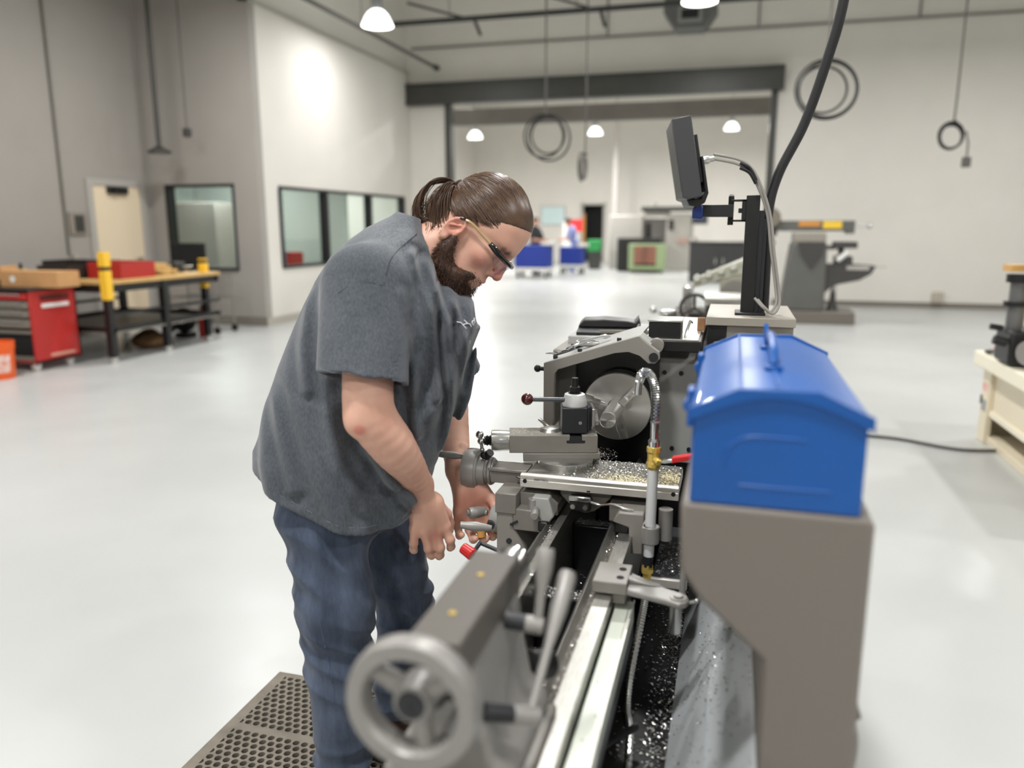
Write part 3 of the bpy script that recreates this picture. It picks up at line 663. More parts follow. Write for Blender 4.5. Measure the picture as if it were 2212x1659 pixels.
MB().cyl((hc.x,hc.y+.03,hc.z),(hc.x,.76,hc.z),.030,n=32).build('dial_sleeve', M_DKSTEEL, hwl)
MB().cyl((hc.x+.028,hc.y+.02,hc.z-.055),(hc.x+.028,hc.y+.075,hc.z-.055),.009,n=14).build('crank_grip', M_SILVER, hwl)
# clamping levers on the side
def lever(h0, h1, top, r0, r1):
    h0, h1, top = Vector(h0), Vector(h1), Vector(top)
    o = MB().cyl(h0, h0+(h1-h0)*.55, .011, n=18).build('lever_boss', M_DKSTEEL, tailstock)
    MB().cyl(h0+(h1-h0)*.5, h1, .0115, n=20).build('lever_hub', M_SILVER, tailstock, bevel=0.002)
    b = h0+(h1-h0)*.84; d = (top-b)
    MB().rev([(0,r0),(d.length*.45,r0),(d.length*.72,r1*.92),(d.length*.96,r1),(d.length,r1*.85)], b, d, 20).build('clamp_lever', M_SILVER, tailstock, smooth=45)
lever((-.268,.915,.985), (-.218,.925,.978), (-.222,.955,1.075), .0062, .0125)
lever((-.262,.800,.925), (-.205,.845,.900), (-.197,.985,1.030), .0062, .0130)
MB().cyl((-.255,1.0,.87),(-.235,1.03,.86),.022,n=20).build('gib_screw', M_BLACK, tailstock)

# --- swarf: loose chips lying on bed, slide, pan and panel
def chips(name, m, parent, n, place, s0=.0012, s1=.0035):
    vs = []; fs = []
    for i in range(n):
        p, nrm = place(); s = random.uniform(s0, s1)
        a = random.uniform(0, 2*PI); t = Vector((math.cos(a), math.sin(a), random.uniform(-.2,.5))).normalized()
        b = Vector((-math.sin(a), math.cos(a), random.uniform(-.3,.3)))
        p = Vector(p) + Vector(nrm)*s*.6
        k = len(vs); w = s*random.uniform(.25,.6)
        vs += [p-t*s-b*w*.5, p-t*s*.2-b*w+Vector((0,0,w*.9)), p+t*s, p+t*s*.1+b*w+Vector((0,0,w*.5))]
        fs += [(k,k+1,k+2),(k,k+2,k+3),(k+1,k+3,k+2),(k,k+3,k+1)]
    o = MB().add(vs, fs).build(name, m, parent, smooth=0); o['kind'] = 'stuff'; return o
M_CHIP = mat('chip_steel', rgb(200,198,194), 0.28, 0.9)
M_CHIPS = mat('chip_straw', rgb(234,222,184), 0.5)
def on_slide():
    x = random.gauss(-.24,.06); y = random.uniform(1.752,1.91); return (min(max(x,-.44),-.10), y, .908), (0,0,1)
def straw():
    if random.random() < .55: x = random.gauss(-.225,.035); y = 1.752+abs(random.gauss(0,.03))
    else: x = random.gauss(-.120,.016); y = random.gauss(1.80,.03)
    return (min(max(x,-.44),-.098), min(max(y,1.75),1.91), .908), (0,0,1)
def in_pan():
    y = random.uniform(.7,2.1); x = random.gauss(-.085,.022) if random.random() < .8 else random.uniform(-.18,-.07)
    return (min(x,-.065), y, .52), (0,0,1)
def on_panel():
    t = abs(random.gauss(.62,.28)); t = min(max(t,.02),.98); y = min(max(random.gauss(1.35,.22),.8),2.1)
    return (-.075+.1365*t, y, .515+.315*t), (-.917,0,.397)
def on_ribs():
    yy = random.choice((1.10,1.45,1.45,1.85)); return (random.uniform(-.35,-.26), random.uniform(yy-.02,yy+.02), .76), (0,0,1)
def on_base(): return (random.uniform(-.355,-.255), random.gauss(1.28,.22), .6405), (0,0,1)
def on_way():
    if random.random()<.5: return (random.uniform(-.382,-.358), random.uniform(1.0,1.72), .808), (0,0,1)
    return (random.uniform(-.235,-.222), random.uniform(.75,1.72), .7985), (0,0,1)
def on_shelf(): return (random.uniform(-.13,-.065), random.uniform(1.61,1.80), .752), (0,0,1)
def on_comp():
    p = CR @ Vector((random.uniform(-.10,.03), random.uniform(-.038,.038), .982)); return p, (0,0,1)
def near_tool():
    p = CR @ Vector((random.uniform(.10,.17), random.uniform(-.04,.03), 0)); return (p.x,p.y,.912+random.random()*.02), (0,0,1)
chips('steel_chips', M_CHIP, cs, 1500, on_slide, .0015, .004)
chips('straw_chips', M_CHIPS, cs, 1500, straw, .0015, .004)
chips('steel_chips', M_CHIP, pan, 1900, in_pan, .002, .0055)
chips('steel_chips', M_DKSTEEL, sg, 420, on_panel, .001, .0032); chips('steel_chips', M_CHIP, sg, 260, on_panel, .001, .0032)
chips('steel_chips', M_CHIP, bed, 700, on_way, .001, .0028)
chips('steel_chips', M_CHIP, bed, 420, on_ribs, .0012, .004)
chips('steel_chips', M_CHIP, bed, 1100, on_base, .002, .005)
chips('steel_chips', M_CHIP, lathe, 260, on_shelf, .002, .005)
chips('straw_chips', M_CHIPS, comp, 300, on_comp, .0008, .002)
chips('steel_chips', M_CHIP, comp, 200, near_tool, .0012, .003)
# ------------------------------------------------------------------ signed-distance modelling for the soft figure
def vnoise(P, seed=0):
    """smooth value noise in [-1,1]; P (...,3)"""
    i = np.floor(P).astype(np.int64); f = P - i; f = f*f*(3-2*f)
    def h(a, b, c):
        n = (a*374761393 + b*668265263 + c*2147483647 + seed*1274126177) & 0xFFFFFFFF
        n = ((n ^ (n >> 13)) * 1274126177) & 0xFFFFFFFF
        return ((n ^ (n >> 16)) & 0xFFFF) / 32767.5 - 1
    x, y, z = i[...,0], i[...,1], i[...,2]; fx, fy, fz = f[...,0], f[...,1], f[...,2]
    def L(a, b, t): return a + (b-a)*t
    return L(L(L(h(x,y,z),h(x+1,y,z),fx), L(h(x,y+1,z),h(x+1,y+1,z),fx), fy),
             L(L(h(x,y,z+1),h(x+1,y,z+1),fx), L(h(x,y+1,z+1),h(x+1,y+1,z+1),fx), fy), fz)
def smin(a, b, k):
    if k <= 0: return np.minimum(a, b)
    h = np.clip(0.5+0.5*(b-a)/k, 0, 1); return b+(a-b)*h - k*h*(1-h)
def smax(a, b, k): return -smin(-a, -b, k)
class RC:   # round cone
    def __init__(s, a, b, ra, rb, k=0.02, sub=False, sy=1.0):
        s.a=np.array(a,float); s.b=np.array(b,float); s.ra=ra; s.rb=rb; s.k=k; s.sub=sub
        s.c=(s.a+s.b)/2; s.R=np.linalg.norm(s.b-s.a)/2+max(ra,rb)
    def __call__(s, P):
        ba=s.b-s.a; t=np.clip(((P-s.a)@ba)/max(ba@ba,1e-12),0,1)
        return np.linalg.norm(P-s.a-t[...,None]*ba,axis=-1)-(s.ra+(s.rb-s.ra)*t)
class EL:   # ellipsoid (axes given as rotation matrix columns)
    def __init__(s, c, r, M=None, k=0.02, sub=False):
        s.c=np.array(c,float); s.r=np.array(r,float); s.M=np.eye(3) if M is None else np.array(M); s.k=k; s.sub=sub; s.R=max(r)
    def __call__(s, P):
        q=(P-s.c)@s.M; k0=np.linalg.norm(q/s.r,axis=-1); k1=np.linalg.norm(q/(s.r*s.r),axis=-1)
        return k0*(k0-1)/np.maximum(k1,1e-9)
class FN:   # free function with bounding sphere
    def __init__(s, f, c, Rr, k=0.02, sub=False): s.f=f; s.c=np.array(c,float); s.R=Rr; s.k=k; s.sub=sub
    def __call__(s, P): return s.f(P)
def sdf_mesh(prims, lo, hi, h, post=None, B=24):
    """evaluate prims on a grid block by block, extract with surface nets -> verts, quads"""
    lo=np.array(lo,float); hi=np.array(hi,float); N=np.ceil((hi-lo)/h).astype(int)+1
    D=np.full(N,1.0,np.float32)
    for bx in range(0,N[0],B):
        for by in range(0,N[1],B):
            for bz in range(0,N[2],B):
                e=np.minimum([bx+B,by+B,bz+B],N); c=lo+h*(np.array([bx,by,bz])+e-1)/2
                rad=np.linalg.norm(h*(e-np.array([bx,by,bz])))/2
                act=[p for p in prims if np.linalg.norm(p.c-c)-p.R < rad+p.k+0.01]
                if not any(not p.sub for p in act): continue
                g=np.stack(np.meshgrid(lo[0]+h*np.arange(bx,e[0]),lo[1]+h*np.arange(by,e[1]),lo[2]+h*np.arange(bz,e[2]),indexing='ij'),-1)
                d=None
                for p in act:
                    v=p(g)
                    if d is None:
                        if p.sub: continue
                        d=v
                    elif p.sub: d=smax(d,-v,p.k)
                    else: d=smin(d,v,p.k)
                if post is not None: d=post(g,d)
                D[bx:e[0],by:e[1],bz:e[2]]=d
    S=(D<0)
    cs=np.zeros(N-1,np.uint8)
    for dx in (0,1):
        for dy in (0,1):
            for dz in (0,1): cs+=S[dx:N[0]-1+dx,dy:N[1]-1+dy,dz:N[2]-1+dz]
    I=np.argwhere((cs>0)&(cs<8)); idx=np.full(N-1,-1,np.int64); idx[I[:,0],I[:,1],I[:,2]]=np.arange(len(I))
    acc=np.zeros((len(I),3)); cnt=np.zeros(len(I))
    cor=[(a,b,c) for a in (0,1) for b in (0,1) for c in (0,1)]
    for a in cor:
        for ax in range(3):
            if a[ax]: continue
            b=list(a); b[ax]=1
            va=D[I[:,0]+a[0],I[:,1]+a[1],I[:,2]+a[2]]; vb=D[I[:,0]+b[0],I[:,1]+b[1],I[:,2]+b[2]]
            m=(va<0)!=(vb<0); t=np.where(m,va/np.where(m,va-vb,1),0)
            p=np.tile(np.array(a,float),(len(I),1)); p[:,ax]+=t
            acc+=p*m[:,None]; cnt+=m
    V=lo+h*(I+acc/np.maximum(cnt,1)[:,None])
    F=[]
    for ax in range(3):
        b,c=[(1,2),(2,0),(0,1)][ax]
        sl=[slice(None)]*3; sl2=[slice(None)]*3; sl[ax]=slice(0,N[ax]-1); sl2[ax]=slice(1,N[ax])
        sa=S[tuple(sl)]; sb=S[tuple(sl2)]; E=np.argwhere(sa!=sb)
        ok=(E[:,b]>0)&(E[:,c]>0)&(E[:,b]<N[b]-1)&(E[:,c]<N[c]-1)&(E[:,ax]<N[ax]-1); E=E[ok]
        def cell(db,dc):
            q=E.copy(); q[:,b]+=db; q[:,c]+=dc; return idx[q[:,0],q[:,1],q[:,2]]
        q=np.stack([cell(-1,-1),cell(0,-1),cell(0,0),cell(-1,0)],1)
        fl=~sa[E[:,0],E[:,1],E[:,2]]; q[fl]=q[fl][:,::-1]; F.append(q)
    F=np.concatenate(F); F=F[(F>=0).all(1)]
    return V, F
def relax(V, F, n=2, lam=0.5):
    for _ in range(n):
        s=np.zeros_like(V); c=np.zeros(len(V))
        for a,b in ((0,1),(1,2),(2,3),(3,0)):
            np.add.at(s,F[:,a],V[F[:,b]]); np.add.at(s,F[:,b],V[F[:,a]]); np.add.at(c,F[:,a],1); np.add.at(c,F[:,b],1)
        V=V+lam*(s/np.maximum(c,1)[:,None]-V)
    return V
def np_mesh(name, V, F, m, parent, smooth=180):
    me=bpy.data.meshes.new(name); me.vertices.add(len(V)); me.vertices.foreach_set('co',np.asarray(V,np.float32).ravel())
    F=np.asarray(F); k=F.shape[1]; me.loops.add(F.size); me.loops.foreach_set('vertex_index',F.astype(np.int32).ravel())
    me.polygons.add(len(F)); me.polygons.foreach_set('loop_start',np.arange(0,F.size,k,dtype=np.int32))
    me.update(calc_edges=True); me.validate()
    for x in (m if isinstance(m,(list,tuple)) else [m]): me.materials.append(x)
    me.shade_smooth()
    if smooth<180: me.set_sharp_from_angle(angle=R(smooth))
    o=bpy.data.objects.new(name,me); COL.objects.link(o)
    if parent is not None: o.parent=parent
    return o

# ------------------------------------------------------------------ the person (local x: the way he faces, y: his left, z up)
person = thing('person', 'bearded man in grey t-shirt and jeans bending over the lathe carriage', 'person', (-0.805, 1.699, 0), R(25.37))
PH = R(51); HO = np.array([.207, -.006, 1.492])
HF = np.array([math.cos(PH),0,-math.sin(PH)]); HL = np.array([0,1.,0]); HU = np.array([math.sin(PH),0,math.cos(PH)])
_ps, _ro = R(16), R(8)                              # face turned and tilted a little to the camera
_f = HF*math.cos(_ps)-HL*math.sin(_ps); _l = HL*math.cos(_ps)+HF*math.sin(_ps)
HF, HL, HU = _f, _l*math.cos(_ro)+HU*math.sin(_ro), HU*math.cos(_ro)-_l*math.sin(_ro)
HM = np.stack([HF,HL,HU],1)                       # columns: forward, left, up of the head
def hp_(x, y, z): return HO + HF*x + HL*y + HU*z   # head coordinates -> person coordinates
def hEL(c, r, k=.02, sub=False, rot=None):
    M = HM if rot is None else HM @ np.array(rot.to_matrix())
    return EL(hp_(*c), r, M, k, sub)
def hRC(a, b, ra, rb, k=.02, sub=False): return RC(hp_(*a), hp_(*b), ra, rb, k, sub)

# --- skin
def skin_material():
    m = bpy.data.materials.new('skin'); m.use_nodes = True; nt = m.node_tree; b = nt.nodes['Principled BSDF']
    tc = nt.nodes.new('ShaderNodeTexCoord')
    n = nt.nodes.new('ShaderNodeTexNoise'); n.inputs['Scale'].default_value = 14; n.inputs['Detail'].default_value = 5
    nt.links.new(tc.outputs['Object'], n.inputs['Vector'])
    rp = nt.nodes.new('ShaderNodeValToRGB'); nt.links.new(n.outputs['Fac'], rp.inputs[0])
    rp.color_ramp.elements[0].position = .3; rp.color_ramp.elements[0].color = rgb(220,168,146)
    rp.color_ramp.elements[1].position = .72; rp.color_ramp.elements[1].color = rgb(232,186,164)
    last = rp.outputs[0]
    def blot(p, rad, col, amt):
        nonlocal last
        vm = nt.nodes.new('ShaderNodeVectorMath'); vm.operation = 'DISTANCE'; vm.inputs[1].default_value = tuple(p)
        nt.links.new(tc.outputs['Object'], vm.inputs[0])
        mr = nt.nodes.new('ShaderNodeMapRange'); mr.interpolation_type = 'SMOOTHSTEP'
        mr.inputs[1].default_value = rad; mr.inputs[2].default_value = rad*.25; mr.inputs[3].default_value = 0; mr.inputs[4].default_value = amt
        nt.links.new(vm.outputs['Value'], mr.inputs[0])
        mx = nt.nodes.new('ShaderNodeMix'); mx.data_type = 'RGBA'
        nt.links.new(mr.outputs[0], mx.inputs[0]); nt.links.new(last, mx.inputs[6]); mx.inputs[7].default_value = col
        last = mx.outputs[2]
    red = rgb(204,112,100)
    blot(hp_(.130,0,-.020), .030, rgb(206,120,108), .7)        # nose
    blot(hp_(-.005,-.085,-.012), .034, rgb(206,128,112), .6)      # ear
    blot(hp_(.085,-.055,-.02), .035, rgb(206,132,118), .5)     # cheek
    blot(hp_(.118,0,-.057), .021, rgb(182,96,90), .75)         # lips
    blot((-.052,-.305,1.088), .020, rgb(214,104,96), .55)        # sore elbow
    blot((.11,-.12,.775), .03, rgb(200,112,100), .45)          # knuckles
    blot((.212,-.03,.81), .07, rgb(206,128,112), .5)           # palm
    # dark brow
    blot(hp_(.112,-.036,.038), .014, rgb(84,56,42), .75)
    blot(hp_(.104,-.052,.037), .012, rgb(84,56,42), .6)
    nt.links.new(last, b.inputs['Base Color'])
    b.inputs['Roughness'].default_value = .48; b.inputs['Specular IOR Level'].default_value = .4
    b.inputs['Subsurface Weight'].default_value = .12; b.inputs['Subsurface Radius'].default_value = (.012,.004,.002); b.inputs['Subsurface Scale'].default_value = 1
    n2 = nt.nodes.new('ShaderNodeTexNoise'); n2.inputs['Scale'].default_value = 420; nt.links.new(tc.outputs['Object'], n2.inputs['Vector'])
    bp = nt.nodes.new('ShaderNodeBump'); bp.inputs['Strength'].default_value = .12; bp.inputs['Distance'].default_value = .001
    nt.links.new(n2.outputs['Fac'], bp.inputs['Height']); nt.links.new(bp.outputs[0], b.inputs['Normal'])
    return m
M_SKIN = skin_material()
SKULL_C, SKULL_R = (.012,0,.055), (.097,.079,.100)
body = [
    # cranium and face
    hEL(SKULL_C, SKULL_R, .02), hEL((.045,0,.068),(.074,.066,.072),.03), hEL((.086,0,.046),(.034,.056,.022),.02),
    hEL((.048,0,-.030),(.066,.060,.085),.03), hEL((.050,0,-.082),(.056,.052,.036),.02), hEL((.096,0,-.100),(.022,.024,.020),.02),
    hEL((.078,-.043,-.006),(.026,.024,.024),.022), hEL((.078,.043,-.006),(.026,.024,.024),.022),
    hEL((.096,0,-.055),(.024,.036,.026),.02),
    # eye sockets, closed lids, nose, lips
    hEL((.116,-.033,.020),(.020,.017,.011),.012,True), hEL((.116,.033,.020),(.020,.017,.011),.012,True),
    hEL((.094,-.032,.017),(.0145,.0145,.013),.004), hEL((.094,.032,.017),(.0145,.0145,.013),.004),
    hRC((.112,0,.034),(.124,0,.004),.0095,.0105,.012), hRC((.124,0,.004),(.131,0,-.016),.0105,.0128,.006),
    hEL((.117,-.013,-.023),(.0115,.0085,.0085),.006), hEL((.117,.013,-.023),(.0115,.0085,.0085),.006),
    hEL((.119,-.0075,-.032),(.006,.004,.003),.003,True), hEL((.119,.0075,-.032),(.006,.004,.003),.003,True),
    hEL((.113,0,-.0505),(.0115,.023,.0058),.006), hEL((.110,0,-.0635),(.0115,.020,.0068),.006),
    hEL((.124,0,-.0568),(.010,.024,.0016),.003,True),
]
for s in (-1, 1):   # ears: disc, rim, bowl, lobe
    y = .078*s; ce = np.array([-.005, y, -.013]); tl = R(14)
    def ept(t, a=.0165, b=.029):
        f, g = a*math.cos(t), b*math.sin(t); out = .003+.007*(1-math.cos(t))/2
        return (ce[0]+f*math.cos(tl)+g*math.sin(tl), y+s*out, ce[2]-f*math.sin(tl)+g*math.cos(tl))
    body += [hEL(tuple(ce+np.array([-.001,.003*s,0])),(.0160,.0055,.0285),.006,rot=Euler((0,tl,R(-16*s)))),
             hEL((ce[0]+.002,y+.0085*s,ce[2]+.002),(.0100,.0065,.0170),.003,True,rot=Euler((0,tl,0)))]
    ts = [R(a) for a in (-20,15,50,85,120,155,190,225,250)]
    body += [hRC(ept(ts[k]),ept(ts[k+1]),.0033,.0033,.002) for k in range(len(ts)-1)]
    body += [hRC(ept(R(250)),(ce[0]-.003,y+.004*s,ce[2]-.031),.0036,.0060,.004), hEL((ce[0]-.002,y+.004*s,ce[2]-.030),(.0075,.0050,.0080),.004),
             hEL((ce[0]+.014,y+.003*s,ce[2]-.006),(.0050,.0050,.0065),.003), hRC(ept(R(60),.009,.016),ept(R(200),.010,.016),.0026,.0026,.002)]
# neck, shoulders, trunk
body += [RC(hp_(-.012,0,-.050),(.055,0,1.415),.062,.072,.03), RC(hp_(.040,0,-.085),(.085,0,1.39),.045,.062,.03),
         RC((.03,-.04,1.36),(-.015,-.165,1.345),.072,.062,.05), RC((.03,.04,1.36),(.05,.165,1.345),.072,.062,.05),
         EL((.02,0,1.27),(.155,.175,.15),None,.05), EL((-.04,0,1.05),(.17,.185,.19),None,.06), EL((-.09,0,.88),(.13,.16,.13),None,.05)]
# right arm (near side)
def chain(pts, rad, n=4):
    q = spline([(*p,) for p in pts], n); t = np.linspace(0, len(pts)-1, len(q))
    return [tuple(v) for v in q], list(np.interp(t, range(len(rad)), rad))
rA, rr = chain([(-.022,-.185,1.345),(-.032,-.248,1.175),(-.028,-.258,1.110),(.014,-.236,1.035),(.049,-.188,.968),(.075,-.130,.905)], [.060,.053,.0525,.0490,.0395,.0300])
body += [RC(rA[i],rA[i+1],rr[i],rr[i+1],.03 if i==0 else .003) for i in range(len(rA)-1)]
body += [EL((-.056,-.275,1.10),(.026,.026,.030),None,.02)]
# right hand: palm, knuckles, four bent fingers, thumb
body += [RC((.075,-.130,.905),(.088,-.112,.850),.030,.026,.02), RC((.068,-.112,.845),(.064,-.108,.790),.018,.014,.02), RC((.094,-.110,.850),(.088,-.110,.785),.020,.015,.02),
         RC((.104,-.108,.850),(.112,-.110,.785),.020,.015,.02), RC((.112,-.104,.850),(.135,-.104,.790),.020,.015,.02)]
def finger(pts, r0, r1, k=.004):
    n = len(pts)-1; out = []
    for i in range(n):
        a = r0+(r1-r0)*i/n; b = r0+(r1-r0)*(i+1)/n
        out.append(RC(pts[i],pts[i+1],a,b,.010 if i==0 else .0025))
        out.append(EL(pts[i],(a*1.1,a*1.1,a*1.1),None,.003))
    return out
body += finger([(.062,-.110,.788),(.0585,-.116,.755),(.058,-.106,.736),(.061,-.097,.727)],.0112,.0082)
body += finger([(.087,-.114,.780),(.094,-.123,.742),(.099,-.113,.722),(.102,-.102,.712)],.0122,.0090)
body += finger([(.112,-.114,.780),(.121,-.124,.742),(.121,-.114,.720),(.120,-.102,.710)],.0124,.0092)
body += finger([(.135,-.106,.786),(.147,-.113,.756),(.149,-.106,.736),(.147,-.096,.728)],.0118,.0088)
body += finger([(.118,-.088,.842),(.142,-.070,.806),(.150,-.064,.780),(.150,-.068,.762)],.0150,.0098)
# left arm and hand (far side), palm towards the camera, fingers curling under the lever
lA, lr = chain([(.050,.185,1.345),(.150,.230,1.150),(.178,.225,1.050),(.180,.150,.965),(.184,.085,.905),(.186,.050,.875)], [.060,.054,.050,.044,.034,.0305])
body += [RC(lA[i],lA[i+1],lr[i],lr[i+1],.03 if i==0 else .003) for i in range(len(lA)-1)]
body += [RC((.186,.050,.875),(.196,.025,.845),.030,.027,.02), RC((.186,.022,.845),(.180,.002,.785),.020,.014,.02), RC((.202,.018,.850),(.202,-.002,.782),.021,.015,.02),
         RC((.214,.016,.850),(.224,-.002,.782),.021,.015,.02), RC((.224,.018,.848),(.245,-.002,.788),.022,.015,.02), EL((.236,-.002,.828),(.020,.017,.030),None,.012), EL((.186,.000,.820),(.016,.016,.032),None,.012)]
body += finger([(.177,.000,.785),(.174,-.020,.752),(.176,-.046,.738),(.180,-.060,.745)],.0112,.0085)
body += finger([(.202,-.002,.780),(.204,-.024,.742),(.210,-.052,.728),(.214,-.066,.736)],.0122,.0092)
body += finger([(.226,-.002,.780),(.231,-.024,.740),(.236,-.054,.726),(.240,-.068,.734)],.0124,.0094)
body += finger([(.247,-.002,.786),(.255,-.024,.746),(.259,-.052,.732),(.261,-.066,.740)],.0120,.0090)
body += finger([(.240,.010,.845),(.264,-.012,.815),(.272,-.034,.796),(.270,-.050,.790)],.0150,.0100)
V, F = sdf_mesh(body, (-.30,-.34,.69), (.37,.30,1.68), .0026)
V = relax(V, F, 1, .4)
np_mesh('body', V, F, M_SKIN, person)

# finger nails
M_NAIL = mat('nail', rgb(222,176,160), .25)
for p, d in (((.0565,-.1075,.732),(-.2,-.8,-.3)), ((.100,-.113,.716),(.0,-.85,-.35)), ((.1205,-.114,.714),(.0,-.85,-.35)), ((.1485,-.106,.731),(.1,-.85,-.3))):
    d = Vector(d).normalized(); q = d.to_track_quat('Z','Y').to_matrix().to_4x4()
    MB().sph((0,0,0),.0055,12,(.95,1.35,.25), Matrix.Translation(Vector(p)+d*.0035) @ q).build('finger_nail', M_NAIL, person, world=False, smooth=80)

# ------------------------------------------------------------------ t-shirt
def fabric_material():
    m = bpy.data.materials.new('worn_tshirt_cotton'); m.use_nodes = True; nt = m.node_tree; b = nt.nodes['Principled BSDF']
    tc = nt.nodes.new('ShaderNodeTexCoord')
    n = nt.nodes.new('ShaderNodeTexNoise'); n.inputs['Scale'].default_value = 5; n.inputs['Detail'].default_value = 8; n.inputs['Roughness'].default_value = .65
    nt.links.new(tc.outputs['Object'], n.inputs['Vector'])
    rp = nt.nodes.new('ShaderNodeValToRGB'); nt.links.new(n.outputs['Fac'], rp.inputs[0])
    rp.color_ramp.elements[0].position = .3; rp.color_ramp.elements[0].color = rgb(72,77,84)
    rp.color_ramp.elements[1].position = .75; rp.color_ramp.elements[1].color = rgb(94,98,104)
    n3 = nt.nodes.new('ShaderNodeTexNoise'); n3.inputs['Scale'].default_value = 260; n3.inputs['Detail'].default_value = 2
    mp = nt.nodes.new('ShaderNodeMapping'); mp.inputs['Scale'].default_value = (1,1,.35)
    nt.links.new(tc.outputs['Object'], mp.inputs[0]); nt.links.new(mp.outputs[0], n3.inputs['Vector'])
    mx = nt.nodes.new('ShaderNodeMix'); mx.data_type = 'RGBA'; mx.blend_type = 'OVERLAY'; mx.inputs[0].default_value = .5
    nt.links.new(rp.outputs[0], mx.inputs[6]); nt.links.new(n3.outputs['Fac'], mx.inputs[7])
    # chalky dust on the yoke behind the shoulder
    vm = nt.nodes.new('ShaderNodeVectorMath'); vm.operation = 'DISTANCE'; vm.inputs[1].default_value = (.03,-.12,1.475)
    nt.links.new(tc.outputs['Object'], vm.inputs[0])
    mr = nt.nodes.new('ShaderNodeMapRange'); mr.interpolation_type = 'SMOOTHSTEP'; mr.inputs[1].default_value = .12; mr.inputs[2].default_value = .01; mr.inputs[3].default_value = 0; mr.inputs[4].default_value = .6
    nt.links.new(vm.outputs['Value'], mr.inputs[0])
    ml = nt.nodes.new('ShaderNodeMath'); ml.operation = 'MULTIPLY'; nt.links.new(mr.outputs[0], ml.inputs[0]); nt.links.new(n3.outputs['Fac'], ml.inputs[1])
    m2 = nt.nodes.new('ShaderNodeMix'); m2.data_type = 'RGBA'; nt.links.new(ml.outputs[0], m2.inputs[0]); nt.links.new(mx.outputs[2], m2.inputs[6]); m2.inputs[7].default_value = rgb(150,152,154)
    nt.links.new(m2.outputs[2], b.inputs['Base Color'])
    b.inputs['Roughness'].default_value = .9; b.inputs['Specular IOR Level'].default_value = .2; b.inputs['Sheen Weight'].default_value = .25; b.inputs['Sheen Roughness'].default_value = .5
    n2 = nt.nodes.new('ShaderNodeTexNoise'); n2.inputs['Scale'].default_value = 55; n2.inputs['Detail'].default_value = 6; nt.links.new(tc.outputs['Object'], n2.inputs['Vector'])
    bp = nt.nodes.new('ShaderNodeBump'); bp.inputs['Strength'].default_value = .35; bp.inputs['Distance'].default_value = .003
    nt.links.new(n2.outputs['Fac'], bp.inputs['Height']); nt.links.new(bp.outputs[0], b.inputs['Normal'])
    return m
M_SHIRT = fabric_material()
TZ = np.array([.74,.80,.875,.93,.97,1.03,1.09,1.175,1.26,1.32,1.375,1.41,1.464,1.498,1.522,1.55])
TB = np.array([-.250,-.280,-.300,-.307,-.308,-.294,-.275,-.245,-.208,-.180,-.150,-.127,-.077,-.025,.030,.07])
TF = np.array([.070,.080,.104,.118,.143,.174,.197,.217,.243,.212,.146,.132,.114,.104,.098,.09])
TW = np.array([.222,.224,.224,.224,.222,.216,.208,.205,.208,.212,.212,.200,.150,.100,.072,.04])
def torso(P):
    z = P[...,2]; b = np.interp(z,TZ,TB); f = np.interp(z,TZ,TF); w = np.interp(z,TZ,TW)
    c = (b+f)/2; a = (f-b)/2; e = 2.25
    q = (np.abs((P[...,0]-c)/a)**e + np.abs(P[...,1]/w)**e)**(1/e)
    return (q-1)*np.minimum(a,w)*.92
def sleeve(P, A, Bp, r0, r1, sy, cut_p, cut_n, depth):
    A=np.array(A); Bp=np.array(Bp); ba=Bp-A
    t=np.clip(((P-A)@ba)/(ba@ba),0,1.15); q=P-A-t[...,None]*ba; q=q*np.array([1,sy,1])
    L=np.linalg.norm(q,axis=-1); d=L-(r0+(r1-r0)*t)
    n=np.array(cut_n)/np.linalg.norm(cut_n); pl=(P-np.array(cut_p))@n     # >0 beyond the hem
    inner=np.maximum(d+.011, -(pl+depth))
    return np.maximum(np.maximum(d,pl),-inner)
HEM_X = np.array([-.32,-.25,-.19,-.12,-.04,.03,.07,.14]); HEM_Z = np.array([.925,.900,.868,.836,.815,.822,.838,.860])
FOLDS = [(((.040,1.36),(.062,1.22),(.070,1.04)),.010,.010), (((.072,1.44),(.108,1.31),(.122,1.12)),.009,.009), (((.100,1.42),(.142,1.29),(.155,1.10),(.140,.98)),.010,.010),
         (((-.05,1.06),(.005,.95),(.060,.87)),.010,.012), (((-.075,1.16),(-.035,1.02),(.020,.93)),.009,.012), (((-.245,1.12),(-.215,1.0),(-.20,.93)),.008,.014),
         (((-.16,1.36),(-.172,1.24),(-.165,1.15)),.007,.012), (((-.12,1.10),(-.10,.98),(-.05,.88)),.007,.014), (((.16,1.33),(.19,1.22),(.185,1.10)),.008,.008)]
